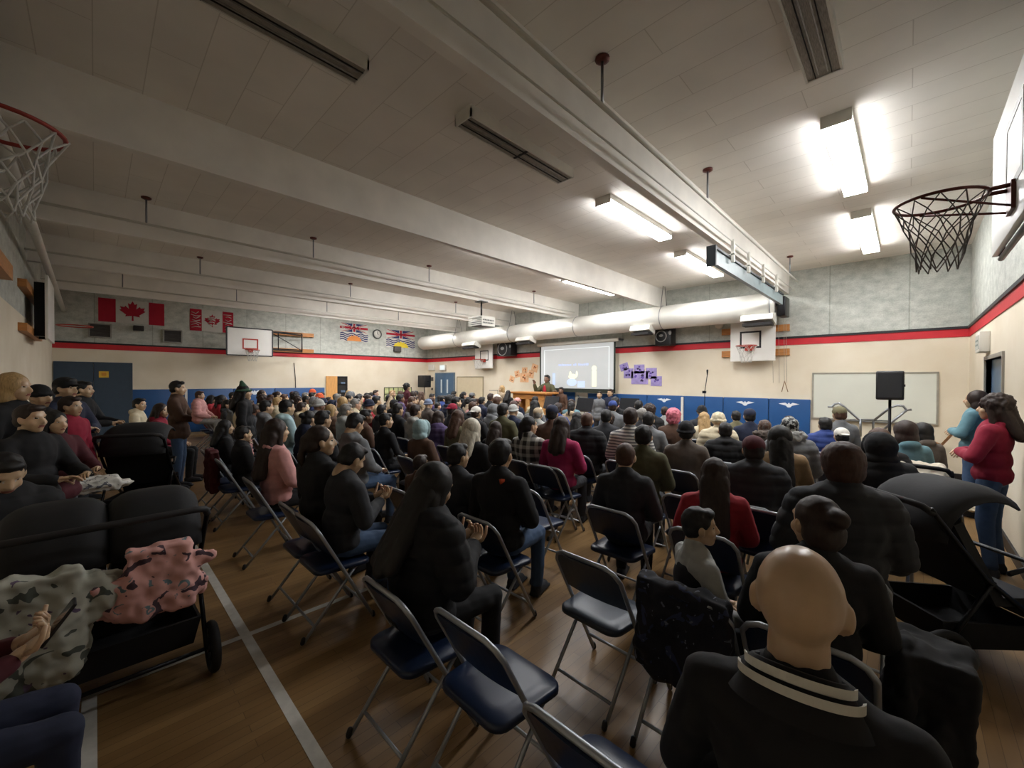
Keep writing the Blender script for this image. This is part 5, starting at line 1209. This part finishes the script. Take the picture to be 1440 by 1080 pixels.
stand(344, 541, Y=1.75, rz=-.3, hair=[('cone', 'green'), ('long', 'black')], top='black', label='standing figure in black with a green pointed hat', legs='black')
stand(573, 540, Y=7.3, s=.98, rz=0, hair=[('bun', 'black'), ('curly', 'black')], top='maroon', style='thin', legs='char', label='standing child with a big dark bun before the far corner', yaw=-.6)
stand(705, 541, Y=9.35, s=.95, rz=PI * .9, hair='bob', hc='blonde', top='beige', style='coat', legs='beige', label='standing person with fair hair and a beige coat left of the desk')
stand(715, 551, Y=9.3, s=.86, rz=.1, hair='long', hc='black', top='black', label='dark haired person standing right beside the beige coat')
stand(769, 524.5, Y=10.35, s=1.16, rz=PI + .1, kind='stand_raise', hair='short', hc='black', top='olive', style='coat', legs='black', skin='brown', vox=.010, label='presenter in an olive jacket and red shirt behind the wooden desk')
pr = [o for o in C.objects if o.get('label', '').startswith('presenter')][0]
rs = MB().ell((0, .112, 1.24), (.055, .035, .16)); c = link('shirt', rs.mesh('shirt', cloth('red')), pr)
stand(789, 547, Y=10.25, s=.93, rz=PI, hair='short', hc='black', top='brown', label='dark figure standing right of the wooden desk below the screen', skin='brown')
stand(843, 552.5, Y=9.75, s=.88, rz=PI + .3, hair='short', hc='black', top='grey', label='boy with glasses facing the crowd before the blue mats')
stand(858, 548, Y=9.8, s=.92, rz=PI - .1, hair='short', hc='dbrown', top='navy', label='boy in a navy top facing the crowd, tallest by the blue mats')
stand(867, 563, Y=9.4, s=.80, rz=PI, hair='short', hc='brown', top='pink', label='child facing the crowd behind the white striped shirt')
# group along the back wall at the far left
stand(22, 524, X=-5.9, rz=-.5, hair='bob', hc='blonde', top='black', legs='black', vox=.011, label='standing woman with fair hair in black at the far left wall')
stand(56, 541, X=-6.6, rz=-.8, hair=[('beanie', 'black')], top='char', legs='black', vox=.011, label='standing person in a black knit hat beside the fair haired woman')
stand(93, 530, X=-7.0, rz=-.7, hair=[('cap', 'black'), ('short', 'black')], top='navy', legs='black', kind='stand_fold', vox=.011, label='standing man in a black cap and navy jacket by the dark door')
stand(118, 535, X=-8.6, rz=-.4, hair='short', hc='black', top='black', kind='stand_hold', legs='black', vox=.011, label='standing person in black reaching forward before the dark door')
stand(100, 556, X=-6.5, Y=None, rz=-.6, hair='short', hc='dbrown', top='crimson', label='child in a crimson plaid top before the navy jacket')
stand(44, 567, X=-4.85, rz=-.8, hair='short', hc='dbrown', top='black', kind='stand_hold', vox=.011, label='child in black with outstretched hands at the left edge')
stand(78, 577, X=-5.5, rz=-.9, hair='long', hc='black', top='maroon', kind='stand_hold', label='girl with long dark hair and dark red sleeves at the left')
person((-4.0, -.42), -1.2, 1.05, 'sit_phone', pit=-.5, hair='short', hc='black', top='black', style='puffer', legs='black', vox=.011, label='person in black looking down behind the double stroller')
chair(-4.0, -.45, -1.2, 'folding chair under the person behind the double stroller')
# person cut by the left edge holding a phone
ph = person((-2.30, -.50), .05, 1.0, 'sit_phone', hair='short', hc='black', top='maroon', style='thin', legs='navy', vox=.008, label='seated person cut by the left edge with only hands, phone and jeans showing')
chair(-2.30, -.55, .05, 'folding chair under the person holding a phone at the left edge')
mn = [o for o in C.objects if 'orange collar behind' in o.get('label', '')][0]
oc = MB().tube([(.092 * math.cos(a), -.045 + .092 * math.sin(a), 1.03 + .02 * math.sin(a)) for a in [-.9 + 2.0 * i / 14 for i in range(15)]], .02, 8)
link('collar', oc.mesh('collar', cloth('orange')), mn)
by = [o for o in C.objects if 'grey sleeves and a' in o.get('label', '')][0]
vm = MB().ell((0, -.03, .86), (.168, .128, .17)).ell((0, -.025, .70), (.160, .130, .15)).cap((-.10, -.03, .97), .062, (.10, -.03, .97), .062)
vme = remesh(vm, .012, 4, .006, 9); vme.materials.clear(); vme.materials.append(cloth('black')); link('vest', vme, by)
def phone(loc, rz, label, tilt=.9):
    M = Matrix.Translation(loc) @ Matrix.Rotation(rz, 4, 'Z') @ Matrix.Rotation(tilt, 4, 'X')
    t = thing('phone', label, 'phone', loc, local=True); 
    part('case', MB().box(-.038, .038, -.005, .005, -.078, .078, bev=.004), black_plastic, t); part('screen', MB().box(-.034, .034, -.0065, -.005, -.073, .073), mat('phone_glass', '1d222a', .1, nz=0), t)
    t.matrix_world = M; return t
phone((-2.31, -.10, .87), .05, 'black phone held in the hands at the left edge', -.6)
# snack, pamphlet
q = at_z(655, 787, .62)
solo('folded_paper', MB().box(q.x - .06, q.x + .06, q.y - .045, q.y + .045, .60, .604, 0).box(q.x - .055, q.x + .05, q.y - .04, q.y + .04, .606, .612, 0), mat('tan_paper', 'c69a5e', .8), 'small tan folded paper held by the bent woman in black', 'paper')
q = at_z(349, 620, 1.0)
solo('snack_bag', MB().ell((q.x + .35, q.y + .1, .95), (.05, .03, .07)), mat('snack_yellow', 'c8bd62', .5, nz=.3), 'pale yellow snack bag held by the small child in black', 'snack bag')

# -- the rest of the crowd, row by row
ORD = ['first', 'second', 'third', 'fourth', 'fifth', 'sixth', 'seventh', 'eighth', 'ninth', 'tenth']
random.seed(2024)
hk = [('short', 'short {} hair', 9), ('long', 'long {} hair', 4), ('pony', '{} ponytail', 2), ('bun', '{} hair bun', 2), ('curly', 'curly {} hair', 1), ('beanie', '{} knit hat', 2), ('cap', '{} cap', 1), ('hood', '{} hood up', 1), ('crop', 'cropped {} hair', 2), ('bob', 'chin length {} hair', 2)]
hw = [h for h in hk for _ in range(h[2])]
hcn = [('black', 'black')] * 8 + [('dbrown', 'dark brown')] * 4 + [('brown', 'brown')] * 2 + [('grey', 'grey'), ('auburn', 'auburn'), ('blonde', 'fair')]
tn = [('black', 'black')] * 6 + [('char', 'charcoal')] * 4 + [('navy', 'navy')] * 3 + [('grey', 'grey')] * 2 + [('olive', 'olive'), ('brown', 'brown'), ('khaki', 'khaki'), ('maroon', 'maroon'), ('beige', 'beige'), ('lgrey', 'pale grey'), ('cream', 'cream'), ('blue', 'blue'), ('red', 'red'), ('teal', 'teal'), ('purple', 'purple')]
seen_lab = {}
for k in range(1, 10):
    x0 = {1: -13.2, 2: -15.2, 3: -15.4, 4: -15.4, 5: -15.4, 6: -15.2, 7: -14.8, 8: -13.6, 9: -12.6}[k]; x1 = {1: -5.2, 2: -5.2, 3: -.9, 4: -.2, 5: -.2, 6: -.2, 7: -.5, 8: -1.2, 9: -10.9}[k]
    n = int((x1 - x0) / .58)
    for i in range(n + 1):
        x = x0 + (x1 - x0) * i / n + random.uniform(-.04, .04)
        if random.random() < (.12 if k < 7 else .3) or any(abs(x - q) < .50 for q in ROWX[k]): continue
        h = random.choice(hw); c_, cn = random.choice(hcn); t_, tnm = random.choice(tn)
        if h[0] in ('beanie', 'cap', 'hood'):
            c_, cn = random.choice([('black', 'black'), ('grey', 'grey'), ('navy', 'navy'), ('white', 'white'), ('lgrey', 'pale grey'), ('maroon', 'maroon')]); hair = [(h[0], c_)] + ([('short', 'black')] if h[0] == 'cap' else [])
        else: hair = [(h[0], c_)]
        s = random.uniform(1.0, 1.1); kid = random.random() < .12
        if kid: s = random.uniform(.84, .92)
        y = RY(k) + .26
        zone = 'far left' if x < -11.5 else 'left' if x < -8 else 'middle' if x < -4.5 else 'right'
        at_ = h[1].format(cn); lab = 'seated person with %s, %s top, %s row, %s side' % (at_, tnm, ORD[k], zone)
        seen_lab.setdefault(lab, []).append(0)
        o = person((x, y), facing(x, y) + random.uniform(-.15, .15), s, random.choice(['sit', 'sit', 'sit_cross', 'sit_phone']), hair=hair, top=t_, style=random.choice(['coat', 'coat', 'hoodie', 'puffer']), legs=random.choice(['char', 'denim', 'black', 'navy']),
                   skin=random.choice(['light', 'tan', 'tan', 'brown']), yaw=random.choice([0, 0, -.35, .35]), vox=.013, shoes=k < 4, label=lab, group='audience in the %s row' % ORD[k])
        ROWX[k].append(x)
        if k <= 3: chair(x, RY(k) + .2, 0, 'folding chair under the person with %s in %s, %s row' % (at_, tnm, ORD[k]), group='chairs in the %s row' % ORD[k], far=True)
import json
print('people', n_person[0])
# ---------------------------------------------------------------- strollers, coats and blankets
stroller_black = mat('stroller_fabric_black', '0f0f12', .8, nz=.2, scale=20, bump=.1); rubber = mat('tyre_rubber', '111012', .7, nz=.1)
def canopy(mb, c, w, r, a0, a1, n=8, m=14, th=.012):
    """curved hood: arc swept across the width, with thickness; opens towards -y"""
    out = []
    for (rr, ww) in ((r, w), (r - th, w - th)):
        g = []
        for i in range(n + 1):
            a = a0 + (a1 - a0) * i / n
            for j in range(m + 1):
                f = 2 * j / m - 1; k = (1 - abs(f) ** 4 * .22)
                g.append((c[0] + f * ww / 2, c[1] + rr * k * math.cos(a), c[2] + rr * k * math.sin(a)))
        out.append(g)
    vs = out[0] + out[1]; N_ = len(out[0]); fs = []; M1 = m + 1
    for i in range(n):
        for j in range(m):
            a = i * M1 + j; fs.append((a, a + 1, a + M1 + 1, a + M1)); fs.append((N_ + a, N_ + a + M1, N_ + a + M1 + 1, N_ + a + 1))
    for i in range(n):
        for j in (0, m): a = i * M1 + j; fs.append((a, a + M1, N_ + a + M1, N_ + a))
    for j in range(m):
        for i in (0, n): a = i * M1 + j; fs.append((a, a + 1, N_ + a + 1, N_ + a))
    mb.add(vs, fs, 0, True); return mb
def wheel(t, x, y, r, w=.055, spokes=5):
    wl = part('wheel', MB().tube([(x, y + (r - w / 2) * math.cos(a), r + (r - w / 2) * math.sin(a)) for a in [2 * PI * i / 28 for i in range(28)]], w / 2, 10, closed=True), rubber, t)
    h = MB().lathe((x - .025, y, r), (1, 0, 0), [(0, .03), (.05, .03)], 12)
    for k in range(spokes): a = 2 * PI * k / spokes; h.tube([(x, y, r), (x, y + (r - w) * math.cos(a), r + (r - w) * math.sin(a))], .009, 6)
    part('hub', h, black_metal, wl)
def stroller(loc, rz, label, seats=1, s=1.0, hood=True, rear=.15, handle=1.0, seatcol=None, pitch=0.0):
    """faces +y; handle towards -y"""
    t = thing('stroller', label, 'stroller', loc, local=True); W = .27 if seats == 1 else .42
    for sx_ in (-1, 1):
        x = sx_ * W
        part('side_frame', MB().tube([(x, -.42, handle), (x, -.38, handle - .05), (x, -.1, .60), (x, .42, .18)], .014).tube([(x, -.05, .58), (x, -.36, rear)], .013), black_metal, t)
        wheel(t, x + sx_ * .03, -.36, rear, .05)
        wheel(t, x * .85, .45, .10, .04, 4)
    part('axle', MB().tube([(-W - .03, -.36, rear), (W + .03, -.36, rear)], .012), black_metal, t)
    part('handlebar', MB().tube([(-W, -.40, handle - .03), (-W + .02, -.45, handle + .01), (-W + .07, -.47, handle + .02), (W - .07, -.47, handle + .02), (W - .02, -.45, handle + .01), (W, -.40, handle - .03)], .019, 10), mat('foam_grip', '1c1a1b', .75, nz=.15), t)
    for k in range(seats):
        cx = 0 if seats == 1 else (-.2 + .4 * k); w_ = W * 1.9 if seats == 1 else .38
        sb = MB(); sb.add([(cx - w_ / 2, -.22, .92), (cx + w_ / 2, -.22, .92), (cx - w_ / 2, .02, .48), (cx + w_ / 2, .02, .48), (cx - w_ / 2, .26, .48), (cx + w_ / 2, .26, .48), (cx - w_ / 2, .34, .30), (cx + w_ / 2, .34, .30)] +
                          [(cx - w_ / 2, -.27, .90), (cx + w_ / 2, -.27, .90), (cx - w_ / 2, -.02, .43), (cx + w_ / 2, -.02, .43), (cx - w_ / 2, .26, .43), (cx + w_ / 2, .26, .43), (cx - w_ / 2, .31, .29), (cx + w_ / 2, .31, .29)],
                          [(0, 1, 3, 2), (2, 3, 5, 4), (4, 5, 7, 6), (8, 10, 11, 9), (10, 12, 13, 11), (12, 14, 15, 13), (0, 8, 9, 1), (6, 7, 15, 14), (0, 2, 10, 8), (2, 4, 12, 10), (4, 6, 14, 12), (1, 9, 11, 3), (3, 11, 13, 5), (5, 13, 15, 7)])
        part('seat', sb, seatcol or stroller_black, t)
        if hood: part('canopy', canopy(MB(), (cx, -.06, .78), w_ + .03, .34, PI * .98, PI * .30), stroller_black, t)
        part('bumper_bar', MB().tube([(cx - w_ / 2, .05, .62), (cx - w_ / 2 + .02, .25, .66), (cx + w_ / 2 - .02, .25, .66), (cx + w_ / 2, .05, .62)], .014), black_metal, t)
    bk = MB(); bk.add([(-W + .02, -.32, .34), (W - .02, -.32, .34), (W - .02, .28, .30), (-W + .02, .28, .30), (-W + .05, -.26, .16), (W - .05, -.26, .16), (W - .05, .22, .15), (-W + .05, .22, .15),
                       (-W + .035, -.30, .34), (W - .035, -.30, .34), (W - .035, .26, .30), (-W + .035, .26, .30), (-W + .06, -.25, .18), (W - .06, -.25, .18), (W - .06, .21, .17), (-W + .06, .21, .17)],
                      [(4, 5, 6, 7), (0, 4, 7, 3), (1, 2, 6, 5), (0, 1, 5, 4), (3, 7, 6, 2), (12, 15, 14, 13), (8, 11, 15, 12), (9, 13, 14, 10), (8, 12, 13, 9), (11, 10, 14, 15), (0, 8, 9, 1), (1, 9, 10, 2), (2, 10, 11, 3), (3, 11, 8, 0)])
    part('basket', bk, stroller_black, t)
    t.rotation_euler = (pitch, 0, rz); t.scale = (s, s, s); return t
stroller((-3.42, .05, 0), PI / 2, 'double black stroller at the lower left with coats hung on its handle', seats=2, rear=.15, handle=1.02, s=1.0)
stroller((-6.9, .42, 0), PI * .4, 'black stroller behind the double stroller, its round hood showing', s=1.12)
stroller((.22, 3.98, 0), -.80, 'black stroller at the right edge with a wide hood', s=1.04, rear=.16)
stroller((.10, 5.75, 0), -.2, 'black stroller with a curved bar behind the seated teal hood', s=1.0, hood=False)
def drape(name, c, size, seed, m, label, cat, fold=.025, R=None, fs=11, lumps=5, th=.05):
    random.seed(seed); mb = MB(); w_, d_, h = size
    mb.box(-w_ / 2, w_ / 2, -d_ / 2, d_ / 2, -h / 2, h / 2, bev=.02)
    for k in range(lumps):
        mb.ell((random.uniform(-w_ * .35, w_ * .35), random.uniform(-d_ * .2, d_ * .2), random.uniform(-h * .45, h * .35)), (w_ * random.uniform(.18, .3), d_ * random.uniform(.6, 1), h * random.uniform(.15, .3)))
    me = remesh(mb, .012, 4, fold, fs); me.materials.clear(); me.materials.append(m)
    o = link(name, me, None, c)
    if R: o.rotation_euler = R
    return tag(o, label, cat)
def printed(name, base, c1, c2, sc_=9):
    m = mat(name, base, .85, nz=.12, scale=6); nt = m.node_tree; N = nt.nodes; L = nt.links; b = N['Principled BSDF']; o = b.inputs['Base Color'].links[0].from_socket
    tc = N.new('ShaderNodeTexCoord')
    for i, (c, s_, lo) in enumerate(((c1, sc_, .60), (c2, sc_ * 1.7, .66))):
        n = N.new('ShaderNodeTexNoise'); n.inputs['Scale'].default_value = s_; n.inputs['Detail'].default_value = 2; n.inputs['Distortion'].default_value = 1.6; n.noise_dimensions = '4D'; n.inputs['W'].default_value = i * 3
        L.new(tc.outputs['Object'], n.inputs['Vector']); mx = N.new('ShaderNodeMix'); mx.data_type = 'RGBA'
        r = N.new('ShaderNodeMath'); r.operation = 'GREATER_THAN'; r.inputs[1].default_value = lo; L.new(n.outputs['Fac'], r.inputs[0]); L.new(r.outputs[0], mx.inputs['Factor']); L.new(o, mx.inputs['A']); mx.inputs['B'].default_value = srgb(c) + (1,); o = mx.outputs['Result']
    L.new(o, b.inputs['Base Color']); return m
pinkm = printed('pink_printed_cotton', 'd8a39c', '4a3640', '6b7f86', 8); greym = printed('grey_printed_cotton', 'a9a99c', '4c5048', '5b4a62', 6)
drape('hung_jacket', (-2.90, .24, .72), (.10, .28, .36), 4, pinkm, 'pink printed child jacket hung over the double stroller handle', 'jacket', fold=.035)
drape('hung_jacket', (-2.90, -.22, .62), (.11, .36, .52), 5, greym, 'grey printed child jacket hung over the left half of the double stroller', 'jacket', fold=.035)
drape('hung_coat', (-6.45, 1.05, .62), (.46, .10, .52), 6, mat('dark_red_wool', '4a0f16', .9, nz=.15), 'dark red coat hung over a folding chair at the row end', 'coat', fold=.02)
drape('blanket', (-5.9, .0, .72), (.35, .35, .12), 8, printed('white_printed_cotton', 'c9c7be', '55555a', '7b7a84', 14), 'white blanket with small grey print behind the double stroller', 'blanket', fold=.02)
drape('blanket', (.05, 5.62, .92), (.42, .3, .14), 9, mat('cream_fleece', 'c7beac', .9, nz=.1, bump=.2), 'cream blanket lying on the stroller behind the teal hood', 'blanket', fold=.03)
drape('hand_bag', (.55, 8.3, .12), (.6, .4, .16), 10, mat('pale_cloth', 'cfc0a4', .9, nz=.12), 'pale cloth bag on the floor by the standing women', 'bag', fold=.03)
drape('long_coat', (.07, 2.36, .40), (.26, .26, .66), 14, cloth('black'), 'long black coat draped to the floor beside the woman before the bald man', 'coat', fold=.02)
drape('hung_jacket', (-.76, 1.93, .60), (.44, .10, .46), 12, printed('black_printed', '15161f', '2b3350', '5f6472', 10), 'black printed jacket hung on the chair behind the boy', 'jacket', fold=.02)
